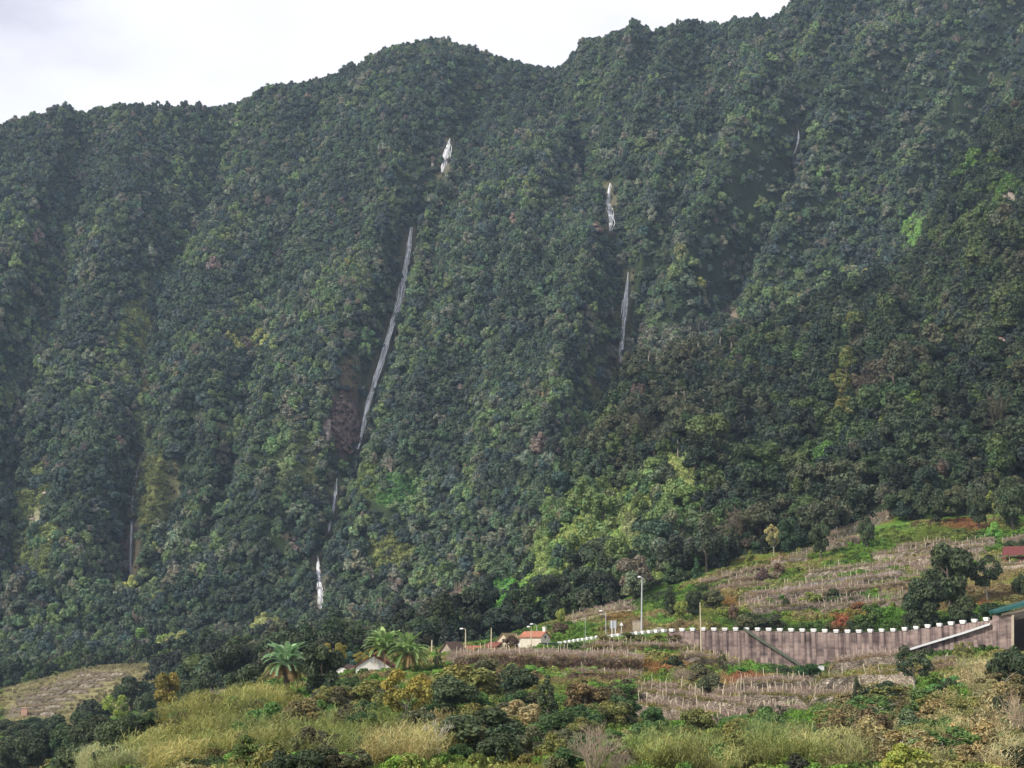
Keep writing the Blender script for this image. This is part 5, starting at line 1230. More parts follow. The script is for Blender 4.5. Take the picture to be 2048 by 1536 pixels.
# the plants one can point at: label, category, u, v of the foot, width, height, model, tint
PL = [
    ('dark dense tree between the left palm and the white gables', 'tree', 640, 1402, 86, 112, 'dense', 'D2'),
    ('yellow-green tree behind the dark tree right of the left palm', 'tree', 668, 1345, 50, 58, 'airy', 'Y'),
    ('blue-green rounded bush above the small white gable', 'bush', 693, 1338, 44, 34, 'bush', 'T'),
    ('small yellowish tree behind the cottage roof', 'tree', 722, 1338, 34, 34, 'airy', 'Y'),
    ('olive bush covering the foot of the white palm cottage', 'bush', 725, 1412, 122, 50, 'bush', 'O'),
    ('low green bush covering the foot of the white cottage gable', 'bush', 742, 1362, 54, 16, 'bush', 'O'),
    ('low olive bush in front of the small white gable', 'bush', 694, 1364, 50, 18, 'bush', 'DO'),
    ('brown-olive bush below the white garden wall', 'bush', 775, 1412, 60, 46, 'bush', 'DO'),
    ('yellow-flowered tree with a pale trunk in the middle foreground', 'tree', 811, 1474, 100, 128, 'airy', 'Y'),
    ('yellow bush joined to the yellow-flowered tree on its right', 'bush', 850, 1412, 64, 52, 'bush', 'Y'),
    ('big olive bush in front of the grey stone shed', 'bush', 935, 1396, 130, 72, 'bush', 'O'),
    ('olive-brown bush left of the dark rounded tree below the vine posts', 'bush', 975, 1392, 74, 76, 'dense', 'DO'),
    ('dark rounded tree below the vine posts, left of the long brown wall', 'tree', 1034, 1408, 84, 82, 'dense', 'D2'),
    ('dark tree behind the yellow-flowered tree on its right', 'tree', 903, 1440, 118, 92, 'dense', 'D'),
    ('dark ragged conical tree left of the rusty bush', 'tree', 1094, 1452, 62, 104, 'cone', 'D'),
    ('largest dark tree of the middle foreground, behind the dead white trunk', 'tree', 955, 1528, 190, 112, 'dense', 'D'),
    ('dark tree at the lower right of the largest foreground tree', 'tree', 1005, 1536, 90, 74, 'dense', 'D2'),
    ('beige-olive bush with pale stems left of the rusty bush', 'bush', 1045, 1474, 92, 74, 'dense', 'S'),
    ('greyish bush beside the beige-olive bush', 'bush', 1000, 1452, 60, 46, 'bush', 'DO'),
    ('large rusty brown bush left of the lowest vine terraces', 'bush', 1170, 1446, 98, 80, 'dense', '665a3c'),
    ('rust-red bush between the rusty brown bush and the terraces', 'bush', 1228, 1418, 44, 26, 'bush', 'R'),
    ('large leafless grey shrub at the bottom edge', 'shrub', 1186, 1556, 120, 118, 'bare', 'GB'),
    ('smaller leafless shrub right of the large leafless grey shrub', 'shrub', 1232, 1560, 70, 62, 'bare', 'GB'),
    ('leafless shrub with pale spreading branches above the rusty slope', 'shrub', 1362, 1368, 70, 42, 'bare', 'GB'),
    ('dark green bush hanging over the steps below the left wall end', 'bush', 1345, 1345, 54, 34, 'bush', 'D'),
    ('tall olive-green bush in the middle of the lower terraces', 'bush', 1422, 1408, 58, 62, 'dense', 'DO'),
    ('dark green bush above the tall olive-green bush', 'bush', 1402, 1362, 56, 36, 'bush', 'DO'),
    ('slim dark shrub growing up in front of the stained wall', 'shrub', 1445, 1348, 26, 48, 'cone', 'DO'),
    ('low green creeper mat at the left foot of the stained wall', 'shrub', 1480, 1352, 44, 18, 'bush', 'G'),
    ('low dark creeper mat right of the green creeper mat', 'shrub', 1528, 1356, 40, 20, 'bush', '3f5c33'),
    ('round dark green bush beside the white tub', 'bush', 1617, 1368, 52, 44, 'bush', '34522c'),
    ('small dark bush left of the round bush by the white tub', 'bush', 1570, 1366, 28, 22, 'bush', '34522c'),
    ('open-crowned dark tree in front of the mossy terrace wall', 'tree', 1829, 1388, 74, 90, 'airy', '46503a'),
    ('dark broad tree standing over the pale stone terrace wall', 'tree', 1768, 1424, 72, 62, 'dense', 'D2'),
    ('narrow dark tree left of the dark broad tree', 'tree', 1717, 1430, 38, 76, 'cone', 'D'),
    ('olive tree at the right end of the pale ledge on the wall', 'tree', 1930, 1332, 38, 46, 'airy', 'O'),
    ('dark tree in front of the gallery opening', 'tree', 2022, 1408, 84, 112, 'dense', 'D2'),
    ('dark tree form added for the shade just under the gallery tree', 'tree', 2004, 1462, 54, 66, 'dense', 'D2'),  # dark foliage stands in for the patch of shade below the gallery tree
    ('dark small tree left of the gallery tree', 'bush', 1900, 1388, 30, 34, 'bush', 'D'),
    ('big dark spreading tree left half, above the right part of the wall', 'tree', 1852, 1262, 90, 104, 'dense', 'D2'),
    ('big dark spreading tree right half, the taller crown above the wall', 'tree', 1902, 1256, 104, 132, 'dense', 'D'),
    ('dark undergrowth bush at the left foot of the big dark spreading tree', 'bush', 1838, 1264, 62, 54, 'bush', 'D2'),
    ('dark undergrowth bush at the right foot of the big dark spreading tree', 'bush', 1934, 1250, 66, 56, 'bush', 'D'),
    ('dark ivy-clad tree with pale trunk above the gallery', 'tree', 1976, 1208, 56, 92, 'airy', 'D2'),
    ('dark bush cluster between the big dark tree and the gallery roof', 'bush', 1988, 1236, 64, 32, 'bush', '33452a'),
    ('dark bush at the right edge above the gallery roof', 'bush', 2044, 1200, 34, 50, 'dense', 'D'),
    ('lone round-topped dark tree on the upper grass', 'tree', 1735, 1098, 40, 64, 'dense', 'D'),
    ('dark round tree nearest the woods, left of the rubble terrace', 'tree', 1641, 1120, 46, 80, 'dense', 'D'),
    ('dark green tree beside the dark round tree, one step left', 'tree', 1578, 1112, 48, 76, 'dense', '33472f'),
    ('yellowish dry tree between the two dark round trees and the woods', 'tree', 1548, 1112, 34, 62, 'airy', '8f8a5c'),
    ('small olive cone-shaped tree at the edge of the woods', 'tree', 1502, 1132, 34, 32, 'cone', 'YG'),
    ('blue-green conical tree at the left edge of the upper terraces', 'tree', 1394, 1160, 36, 46, 'cone', '3d5a3c'),
    ('dark pointed tree left of the yellowish tree above the road', 'tree', 1342, 1232, 40, 62, 'cone', 'D2'),
    ('dark tree right of the yellowish tree above the road', 'tree', 1388, 1236, 36, 56, 'dense', 'D2'),
    ('yellowish round tree between two dark ones above the road', 'tree', 1360, 1246, 30, 44, 'dense', 'YG'),
    ('dull olive spreading bush right of the dark trees above the road', 'bush', 1424, 1220, 56, 44, 'dense', 'DO'),
    ('purple-brown domed bush on the upper terraces', 'bush', 1528, 1166, 38, 28, 'bush', 'PB'),
    ('grey-brown bush behind the purple-brown domed bush', 'bush', 1556, 1152, 30, 26, 'bush', 'B'),
    ('dark round bush on the vine slope above the wall', 'bush', 1572, 1222, 30, 26, 'bush', 'D2'),
    ('dark low bush right of the dark round bush', 'bush', 1668, 1196, 44, 20, 'bush', 'D'),
    ('olive bush between the dark round bush and the dark low bush', 'bush', 1625, 1208, 50, 24, 'bush', 'YG'),
    ('long dark bush just behind the parapet blocks, its left part', 'bush', 1492, 1258, 54, 30, 'bush', 'DO'),
    ('long dark bush just behind the parapet blocks, its right part', 'bush', 1545, 1258, 58, 30, 'bush', '454a36'),
    ('brown thin bush beside the wooden pole', 'bush', 1468, 1240, 22, 36, 'bush', 'B'),
    ('green hump of creeper behind the parapet, right of the rusty bank', 'bush', 1742, 1252, 56, 40, 'bush', '4c6230'),
    ('rusty bush in the bank above the parapet blocks', 'bush', 1716, 1226, 34, 24, 'bush', 'R'),
    ('small bright green bush left of the big dark spreading tree', 'bush', 1805, 1168, 24, 14, 'bush', '5d8a2c'),
    ('pale green banana-like clump under the woods at the right', 'bush', 1990, 1076, 34, 32, 'bush', '6f9a48'),
    ('dark columnar cypress beside the bright meadow', 'cypress', 1025, 1222, 18, 54, 'column', '333d33'),
    ('slim light olive tree at the bend of the road', 'tree', 1122, 1258, 20, 42, 'dense', 'YG'),
    ('olive-brown bush at the corner of the orange-roofed house', 'bush', 1118, 1272, 42, 30, 'bush', '5c4f3c'),
    ('dark brown bush between the cream house and the white outbuilding', 'bush', 1022, 1298, 36, 30, 'bush', '55463c'),
    ('rusty-brown domed bush sprawling over the long brown wall', 'bush', 1140, 1328, 64, 22, 'bush', '5b473a'),
    ('low brown bush left of the rusty-brown domed bush', 'bush', 1095, 1326, 42, 16, 'bush', '5b473a'),
    ('olive shrubbery in front of the parapet blocks, left piece', 'bush', 1210, 1290, 64, 22, 'bush', '6b6640'),
    ('olive shrubbery in front of the parapet blocks, middle piece', 'bush', 1262, 1290, 60, 26, 'bush', '63653b'),
    ('yellow-green shrubbery in front of the parapet blocks, right piece', 'bush', 1312, 1290, 50, 22, 'bush', '70783a'),
    ('brownish shrubbery hiding the low left end of the stained wall', 'bush', 1352, 1292, 56, 26, 'bush', '6b6244'),
    ('small green bush growing over the parapet blocks beside the white pole', 'bush', 1384, 1276, 34, 20, 'bush', '6d8a40'),
    ('green bush below the stone shed', 'bush', 930, 1336, 70, 22, 'bush', '5c7a38'),
    ('dark conical tree left of the stone shed', 'tree', 875, 1342, 26, 40, 'cone', '44553a'),
    ('bright leafy bush left of the stone shed, under the plain pole', 'bush', 868, 1322, 34, 20, 'bush', '6d8f45'),
    ('brown leafless tree against the woods above the stone shed', 'tree', 910, 1290, 26, 34, 'airy', '8a6c4e'),
    ('bright green papaya-like bush below the long brown wall', 'bush', 1062, 1356, 46, 26, 'bush', '6a9448'),
    ('pale green bush right of the papaya-like bush', 'bush', 1150, 1358, 60, 16, 'bush', '679048'),
    ('pale green bush at the left end of the lower posts', 'bush', 1208, 1356, 36, 14, 'bush', '5f8a40'),
    ('dark spiky bush left of the lower vine terraces', 'bush', 1202, 1394, 34, 24, 'bush', '3b4a32'),
    ('dark small bush at the corner of the lowest terrace wall', 'bush', 1259, 1456, 26, 24, 'bush', 'D2'),
    ('olive-yellow tree standing alone left of the left palm', 'tree', 334, 1440, 62, 92, 'dense', '7d7436'),
    ('light green tree in front of the far left terraces', 'tree', 232, 1462, 56, 66, 'airy', '78883c'),
    ('dark tree directly right of the far left terraces', 'tree', 262, 1420, 84, 66, 'dense', 'D'),
    ('dark tree below the far left terraces, upper of two', 'tree', 180, 1470, 90, 66, 'dense', 'D2'),
    ('dark green tree left of the olive-yellow tree', 'tree', 290, 1446, 60, 60, 'dense', 'D'),
    ('dark green tree right of the olive-yellow tree', 'tree', 392, 1410, 60, 54, 'dense', '44523a'),
    ('dark tree at the left of the left palm, by the bare vines', 'tree', 488, 1412, 84, 84, 'dense', '3f4a33'),
    ('olive tree just left of the left palm', 'tree', 528, 1412, 52, 58, 'dense', 'O'),
    ('dark bush beside the short row of bare vines', 'bush', 430, 1424, 42, 38, 'bush', '3b4a2e'),
    ('yellow-green bush under the left palm', 'bush', 550, 1442, 60, 46, 'bush', '7f7f3a'),
    ('brown-olive bush under the left palm, to the right', 'bush', 605, 1462, 84, 66, 'dense', '6e6440'),
    ('greyish dark bush below the dark palm-side tree', 'bush', 640, 1420, 50, 40, 'bush', '4e4f42'),
    ('dark green bush on the slope under the white gables', 'bush', 650, 1462, 48, 36, 'bush', '37492c'),
    ('bright green bush under the olive bush of the cottage', 'bush', 700, 1452, 66, 34, 'bush', '54802f'),
    ('green shrub with rusty tips left of the yellow-flowered tree', 'shrub', 752, 1456, 64, 36, 'bush', '5f7c36'),
    ('dark shrub at the bottom edge, left of centre', 'shrub', 560, 1552, 76, 50, 'bush', 'D2'),
    ('dark shrub at the bottom edge, right next to the first dark one', 'shrub', 640, 1548, 90, 58, 'bush', 'D2'),
    ('dark shrub at the bottom edge, topmost of three', 'shrub', 668, 1524, 62, 40, 'bush', 'D'),
    ('small dark bush in the reeds at the lower left', 'bush', 372, 1546, 60, 36, 'bush', '33431f'),
    ('dark bush right of the small dark bush in the reeds', 'bush', 408, 1550, 40, 36, 'bush', 'D2'),
    ('dark bush at the lower left, beside the pale reeds', 'bush', 268, 1548, 40, 46, 'dense', 'D'),
    ('yellow-green bush at the bottom right', 'bush', 1812, 1552, 88, 66, 'dense', '848a40'),
    ('dark twiggy bush at the bottom, right of the reeds', 'bush', 1590, 1556, 66, 48, 'bush', '3c3e30'),
    ('brown-grey bush in front of the bright grass steps', 'bush', 1742, 1504, 90, 84, 'dense', '675c43'),
    ('brown twiggy shrub below the brown-grey bush', 'shrub', 1758, 1540, 96, 60, 'straw', '7d6a58'),
    ('green bush under the dark broad tree', 'bush', 1690, 1446, 60, 34, 'bush', '3f6131'),
    ('grey-green feathery bush right of the brown-grey bush', 'bush', 1820, 1478, 84, 56, 'bush', '56684a'),
    ('leafy green bush on the slope under the open-crowned tree', 'bush', 1868, 1392, 66, 24, 'bush', '5a8246'),
    ('bright leafy bush right of the open-crowned tree', 'bush', 1906, 1378, 50, 26, 'bush', '55804a'),
    ('pale round straw-coloured bush in the right foreground', 'bush', 1922, 1500, 70, 64, 'bush', 'a08e66'),
    ('dark hollow bush under the pale round bush', 'bush', 1930, 1528, 44, 28, 'bush', '3b3830'),
    ('tall straw-stemmed shrub right of the pale round bush', 'shrub', 1985, 1500, 80, 110, 'straw', 'a39570'),
    ('tall bare shrub at the right edge under the gallery tree', 'shrub', 2035, 1490, 70, 120, 'bare', '9a8a74'),
    ('straw shrub below the pole and the right end of the wall', 'shrub', 1950, 1386, 80, 76, 'straw', 'ab9a72'),
    ('second straw shrub beside the pole, lower left', 'shrub', 1900, 1420, 72, 56, 'straw', 'a2966a'),
    ('dark bush in the bottom right corner', 'bush', 2032, 1552, 70, 62, 'bush', '3c4029'),
    ('dark tree at the edge of the woods above the bright grass', 'tree', 1868, 1052, 60, 84, 'dense', 'D2'),
    ('dark tree at the edge of the woods above the rusty bank', 'tree', 1818, 1040, 52, 66, 'dense', 'D'),
    ('dark tree at the edge of the woods beside the banana-like clump', 'tree', 1960, 1060, 50, 76, 'dense', 'D2'),
    ('large dark tree at the right edge on the border of the woods', 'tree', 2026, 1062, 80, 104, 'dense', 'D'),
    ('olive tree at the border of the woods above the rusty bank', 'tree', 1912, 1030, 56, 60, 'dense', 'DO'),
    ('yellow-green tree at the border of the woods near the right edge', 'tree', 1990, 1056, 30, 70, 'airy', 'YG'),
    ('pinkish leafless thicket left of the left palm', 'shrub', 440, 1398, 52, 26, 'straw', '9f8b80'),
]
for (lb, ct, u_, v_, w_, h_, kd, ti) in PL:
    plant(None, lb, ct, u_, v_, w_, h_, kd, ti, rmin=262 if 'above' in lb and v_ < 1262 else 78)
# dead white trunk in front of the largest dark foreground tree
b_ = hit(874, 1536, 78); g = np.random.default_rng(5); G = Geo()
G.tube([[0, 0, -.4], [.12, 0, .9], [.02, 0, 1.8], [.1, 0, 2.5]], [.16, .14, .12, .09], 6)
for d_ in ((-.9, 0, .9), (.8, .1, .7), (-.3, .2, 1.2), (.5, -.2, 1.1)):
    twigs(G, g, np.array([.06, 0, 2.2]), unit(np.array(d_)), 1.0, .06, 3, 3, .5)
single('dead_tree', G.mesh('dead_tree', M['bark_pale']), 'dead pale tree trunk with bare branches in front of the largest dark tree', 'dead tree', tuple(b_), scale=.72)
# dark trees of the lower left corner and other fill, told apart by nothing
GRP = [
    ('dark green trees of the lower left corner', 'dark green tree massed with others in the lower left corner', 'tree', 'dense', ['D', 'D2', '3a4a2c', '424a30'],
     [(20, 1560, 90, 80), (75, 1550, 90, 90), (130, 1530, 80, 80), (180, 1520, 84, 84), (230, 1530, 80, 90), (100, 1500, 80, 66), (160, 1488, 70, 60), (40, 1500, 80, 50), (210, 1492, 70, 60), (262, 1500, 74, 74), (300, 1478, 60, 56), (10, 1470, 50, 30), (140, 1560, 90, 70), (215, 1565, 80, 70), (60, 1465, 50, 30), (320, 1460, 50, 44)]),
]
for gname, lb, ct, kd, tis, spots in GRP:
    for i_, (u_, v_, w_, h_) in enumerate(spots):
        plant(None, lb, ct, u_, v_, w_, h_, kd, tis[i_ % len(tis)], group=gname, rmin=120)

# the thicket between the named plants: small shrubs that nothing tells apart
g_ = np.random.default_rng(77)
def fill(n, ua, ub, va, vb, kinds, tis, size, lb, grp, avoid=()):
    k_ = 0
    while k_ < n:
        u_, v_ = g_.uniform(ua, ub), g_.uniform(va, vb)
        if any(abs(u_ - a_) < b_ and abs(v_ - c_) < d_ for a_, c_, b_, d_ in avoid): continue
        w_ = g_.uniform(*size) * (0.75 + (v_ - 1350) / 400)
        i_ = g_.integers(0, len(tis))
        plant('shrub', lb[i_ % len(lb)], 'shrub', u_, v_, w_, w_ * g_.uniform(.55, .85), kinds[g_.integers(0, len(kinds))], tis[i_], group=grp + ', ' + lb[i_ % len(lb)].split(' shrub')[0], rmin=78, rmax=260, seed=k_)
        k_ += 1
fill(128, 480, 1260, 1408, 1548, ['bush', 'dense', 'dense'], ['O', 'DO', '4f6c34', '4b4a34', '3f5530', '5c5f38'], (40, 84), ['olive shrub in the thicket of the middle foreground', 'dull dark shrub in the thicket of the middle foreground', 'fresh green shrub in the thicket of the middle foreground', 'brownish shrub in the thicket of the middle foreground', 'deep green shrub in the thicket of the middle foreground', 'grey-olive shrub in the thicket of the middle foreground'], 'shrubs of the middle foreground')
fill(80, 1640, 2048, 1410, 1552, ['bush', 'dense', 'straw', 'airy', 'bush'], ['857a54', 'O', '4f6838', '6b6444'], (44, 100), ['straw-coloured shrub in the right foreground', 'olive shrub in the right foreground', 'green shrub in the right foreground', 'beige shrub in the right foreground'], 'shrubs of the right foreground')
fill(48, 1290, 1640, 1452, 1545, ['bush', 'dense'], ['55703a', 'O', '465f34'], (36, 74), ['light green shrub below the lowest vine terraces', 'olive shrub below the lowest vine terraces', 'deep green shrub below the lowest vine terraces'], 'shrubs below the lowest terraces')
fill(44, 300, 540, 1430, 1548, ['bush', 'bush', 'dense'], ['546632', '5c5a34'], (30, 66), ['green shrub among the straw reeds of the left slope', 'olive shrub among the straw reeds of the left slope'], 'shrubs among the reeds')

# ------------------------------------------------------------------ uncountable ground cover
def tuft(name, seed, n, h, w, ls, asp, mat, up=.6):
    g = np.random.default_rng(seed); G = Geo()
    P = np.c_[g.normal(0, w * .34, (n, 2)), np.abs(g.normal(0, h * .42, n))]
    V, F = leaves_at(P, unit(g.normal(size=(n, 3)) * [1, 1, .7] + [0, 0, up]), ls, g, asp)
    return G.add(V, F, np.repeat(leafvar(n, g, .65, 1.35), 4, 0)).mesh(name, mat)
def blades(name, seed, n, h, w, wid, mat, lean=.35):
    g = np.random.default_rng(seed); G = Geo(); Vs, Fs = [], []
    for i in range(n):
        b_ = np.r_[g.normal(0, w * .3, 2), -.1]; a_ = g.uniform(0, 6.28); q = np.array([math.cos(a_), math.sin(a_), 0]); hh = h * g.uniform(.5, 1.15); l_ = lean * g.uniform(.2, 1.4) * hh
        s_ = np.array([-q[1], q[0], 0]) * wid
        m_ = b_ + q * l_ * .35 + [0, 0, hh * .6]; tp = b_ + q * l_ + [0, 0, hh * .95]; k_ = len(Vs)
        Vs += [b_ - s_, b_ + s_, m_ + s_ * .8, m_ - s_ * .8, tp]; Fs += [[k_, k_ + 1, k_ + 2, k_ + 3]]
        Fs.append([k_ + 3, k_ + 2, k_ + 4, k_ + 4])
    F = np.array(Fs); tri = F[1::2][:, :3]
    A_ = np.repeat(leafvar(n, g, .7, 1.3), 5, 0)
    V = np.array(Vs)
    return mesh_np(name, V, [F[0::2], tri], [mat], A_)
def cane(name, seed, n, h, mat):
    """a clump of reeds: thin stems with drooping blades"""
    g = np.random.default_rng(seed); Vs, Qs, Ts, A_ = [], [], [], []
    for i in range(n):
        b_ = np.r_[g.normal(0, .55, 2), -.3]; a_ = g.uniform(0, 6.28); q = np.array([math.cos(a_), math.sin(a_), 0]); hh = h * g.uniform(.55, 1.1); l_ = hh * g.uniform(.05, .38)
        col = leafvar(1, g, .75, 1.25, .06)[0]
        P = [b_, b_ + q * l_ * .35 + [0, 0, hh * .55], b_ + q * l_ + [0, 0, hh]]
        s_ = np.array([-q[1], q[0], 0]); k_ = len(Vs)
        for p_, w_ in zip(P, (.024, .018, .01)):
            Vs += [p_ - s_ * w_, p_ + s_ * w_]; A_ += [col, col]
        Qs += [[k_, k_ + 1, k_ + 3, k_ + 2], [k_ + 2, k_ + 3, k_ + 5, k_ + 4]]
        for j in range(9):
            f = g.uniform(.25, 1.0); p_ = P[0] * (1 - f) ** 2 + 2 * P[1] * f * (1 - f) + P[2] * f * f
            aa = g.uniform(0, 6.28); d_ = np.array([math.cos(aa), math.sin(aa), g.uniform(.2, 1.0)]); ll = g.uniform(.45, .95)
            sd = np.cross(d_, [0, 0, 1.0]); sd = sd / np.linalg.norm(sd) * .028; k_ = len(Vs)
            Vs += [p_ - sd * .5, p_ + sd * .5, p_ + d_ * ll * .55 + sd, p_ + d_ * ll * .55 - sd, p_ + d_ * ll + np.array([0, 0, -.3 * ll])]
            c2 = leafvar(1, g, .75, 1.3, .08)[0]; A_ += [c2] * 5
            Qs.append([k_, k_ + 1, k_ + 2, k_ + 3]); Ts.append([k_ + 3, k_ + 2, k_ + 4])
    return mesh_np(name, np.array(Vs), [np.array(Qs), np.array(Ts)], [mat], np.array(A_))
COV = [tuft('fern_%d' % i, 500 + i, 80, .8, 1.5, .34, .5, LS) for i in range(3)] + [blades('grass_%d' % i, 510 + i, 60, .8, 1.3, .035, LS) for i in range(2)] + [crown_mesh('shrublet_%d' % i, 520 + i, 1.8, 1.3, -.2, 5, 260, .26, LS, lobe=(.35, .55), core=.7) for i in range(2)] + [straw_bush('dry_%d' % i, 530 + i, 5, 1.6, 120, .14) for i in range(2)]
for me in COV[-2:]:
    me.materials.clear(); me.materials.append(M['stem_stuff'])
def scatter_area(n, r0, r1, a0=-21.5, a1=21.5):
    a_ = rng.uniform(R(a0), R(a1), n); r_ = np.sqrt(rng.uniform(r0 ** 2, r1 ** 2, n))
    z_ = samp(H, a_, r_); return a_, r_, r_ * np.sin(a_), r_ * np.cos(a_), z_
ca, cr_, cx, cy, cz = scatter_area(120000, 78, 385)
cl = samp(LAY, ca, cr_)
la, lr_, lx_, ly_, lz_ = scatter_area(9000, 500, 612, -21, -13)
ca, cr_, cx, cy, cz = [np.concatenate(q) for q in ((ca, la), (cr_, lr_), (cx, lx_), (cy, ly_), (cz, lz_))]
cl = samp(LAY, ca, cr_)
ok = ~wooded(ca, cr_ + 6, cl) & ~((cl > 6.0) & (cl < 8.0))
i0, j0 = [q.astype(int) for q in _idx(ca, cr_)]
cu_, cv_ = proj(cx, cy, cz)
ok &= ~((np.abs(cu_ - 735) < 70) & (cv_ > 1326) & (cv_ < 1351))
ok &= (cz + 1.5) / cr_ > RUN[i0, np.maximum(j0 - 2, 0)] - 0.004
ok &= rng.uniform(0, 1, len(ok)) < np.interp(cr_, [78, 150, 250, 385], [.9, .8, .75, .7])
ca, cr_, cx, cy, cz = [q[ok] for q in (ca, cr_, cx, cy, cz)]
cc = cover_color(cx, cy, cz) * (1 + .26 * rng.normal(size=(len(cx), 1))).clip(.5, 1.7) * 1.25
nk = fbm(cx / 6, cy / 6, 0, 71, 2) + rng.normal(0, .3, len(cx))
gre = cc[:, 1] / cc.sum(1)
kd = np.where(nk < -.3, rng.integers(5, 7, len(cx)), np.where(nk < .12, rng.integers(0, 3, len(cx)), rng.integers(3, 5, len(cx))))
kd = np.where((gre < .39) & (rng.uniform(0, 1, len(cx)) < .45), rng.integers(7, 9, len(cx)), kd)
cs_ = rng.uniform(.55, 1.25, len(cx)) * np.interp(cr_, [80, 150, 260, 380], [.62, .8, .85, .8])
cs_ = np.where(kd > 6, cs_ * 1.1, cs_)
# nothing tall right in front of a terrace wall
FRP = np.concatenate([q[0] for q in BEDS]); FRR = np.hypot(FRP[:, 0], FRP[:, 1])
hide = np.zeros(len(cx), bool)
for i_ in range(0, len(cx), 4000):
    d2 = (cx[i_:i_ + 4000, None] - FRP[None, :, 0]) ** 2 + (cy[i_:i_ + 4000, None] - FRP[None, :, 1]) ** 2
    hide[i_:i_ + 4000] = ((d2 < 2.4 ** 2) & (cr_[i_:i_ + 4000, None] < FRR[None] + .3)).any(1)
ok = ~(hide & (rng.uniform(0, 1, len(cx)) < .85))
cx, cy, cz, cr_, cc, kd, cs_ = [q[ok] for q in (cx, cy, cz, cr_, cc, kd, cs_)]
# fringes on the terraces: grass along the wall heads and wall feet, scrub on the beds
ex, et = [], []
LONG = int(np.argmax([np.linalg.norm(q[1][0] - q[0][0]) for q in BEDS]))
for fr, bk_, ln, pd, vd, ph, zone in BEDS:
    moss = zone == LF or vd < 1.5
    for k_ in range(int(ln * (5 if zone != LF else 2.2))):
        t_ = rng.uniform(0, len(fr) - 1.001); i_ = int(t_); f_ = t_ - i_; w_ = abs(rng.normal(0, .16)) if k_ % 2 else rng.uniform(0, 1)
        p = (fr[i_] * (1 - f_) + fr[i_ + 1] * f_) * (1 - w_) + (bk_[i_] * (1 - f_) + bk_[i_ + 1] * f_) * w_
        if k_ % 4 == 0:
            q_ = unit(np.r_[p[:2], 0]); p = fr[i_] - q_ * rng.uniform(.3, .9); p[2] = float(ground(p[0:1], p[1:2])[0])
        ex.append(p); et.append(lin(['7f7c3c', '8d8450', '6f7038', '9a8358', '87705a'][rng.integers(0, 3 if moss else 5)]) * (.8 if zone == LF else 1.0))
for k_ in range(420):
    fr, bk_, ln = BEDS[LONG][:3]
    t_ = rng.uniform(0, len(fr) - 1.001); i_ = int(t_); q_ = unit(np.r_[fr[i_][:2], 0]); o_ = rng.uniform(-.1, 1.0)
    p = fr[i_] - q_ * (.45 + .5 * o_); g0_ = float(ground(p[None, 0], p[None, 1])[0]); p[2] = g0_ + (fr[i_][2] - g0_) * rng.uniform(0, 1) ** 1.6
    ex.append(p); et.append(lin(['6b5444', '7d6654', '5c4a3c', '8a7a5c', '6d6a3c'][rng.integers(0, 5)]))
ex, et = np.array(ex), np.array(et) * (1 + .25 * rng.normal(size=(len(ex), 1))).clip(.5, 1.6)
cx, cy, cz = np.r_[cx, ex[:, 0]], np.r_[cy, ex[:, 1]], np.r_[cz, ex[:, 2]]
cc = np.r_[cc, et]; kd = np.r_[kd, rng.choice([0, 1, 3, 4, 7, 8], len(ex))]; cs_ = np.r_[cs_, rng.uniform(.35, .75, len(ex))]
# sparse and low just in front of terrace walls so the walls show
scatter('undergrowth', np.c_[cx, cy, cz - .06], COV, kd, np.c_[rng.normal(0, .1, len(cx)), rng.normal(0, .1, len(cx)), rng.uniform(0, 6.28, len(cx))], np.repeat(cs_[:, None], 3, 1), cc.clip(.01, .6), 'low grass, ferns and scrub on the hillside')
# reeds: (u, v, half width, half height, tint, share)
REED = [(430, 1476, 100, 44, '8f8a52', .42), (520, 1436, 50, 34, '979058', .7), (330, 1530, 60, 26, '9c935c', .5), (545, 1490, 70, 34, '858450', .45), (700, 1500, 110, 36, '7d804a', .35), (870, 1505, 40, 26, 'a8966a', .6), (790, 1535, 70, 24, 'a09266', .55), (215, 1545, 40, 20, 'b0aa84', .6),
        (1420, 1532, 130, 18, '7c8450', .35), (1540, 1508, 70, 18, '788450', .3), (1480, 1548, 150, 16, '98925f', .5), (1660, 1540, 70, 20, '989264', .4), (1950, 1480, 70, 50, 'ab9e78', .12), (1880, 1530, 90, 30, 'a39c6c', .18), (2010, 1540, 60, 24, 'ab9e7c', .2), (1990, 1420, 40, 36, 'b0a27e', .15), (1960, 1370, 30, 30, 'b5a684', .25)]
CAN = [cane('reed_%d' % i, 600 + i, 40, 2.9, LS) for i in range(4)]
ra, rr_, rx_, ry_, rz_ = scatter_area(26000, 80, 235)
ru, rv = proj(rx_, ry_, rz_)
rt = np.zeros((len(ru), 3)); rp = np.zeros(len(ru))
wob = fbm(rx_ / 5, ry_ / 5, 0, 81, 3) * .7
for (cu, cv, hw, hh, tt_, sh) in REED:
    d = np.hypot((ru - cu) / hw, (rv - cv) / hh) + wob
    w = (d < 1.0) & (rp < sh)
    rt[w] = lin(tt_); rp[w] = sh
ok = rng.uniform(0, 1, len(ru)) < rp * .62
rt, rx_, ry_, rz_, rr_ = rt[ok], rx_[ok], ry_[ok], rz_[ok], rr_[ok]
rn_ = sst(fbm(rx_ / 7, ry_ / 7, 0, 83, 3), -.3, .35)[:, None]
rt = rt * (np.array([.70, .84, .60]) * (1 - rn_) + np.array([1.08, 1.10, 1.0]) * rn_) * (1 + .16 * rng.normal(size=(len(rt), 1))).clip(.6, 1.5) * 1.05
sr = rng.uniform(.6, 1.2, len(rx_)) * np.interp(rr_, [80, 180, 235], [.72, 1.0, .9])
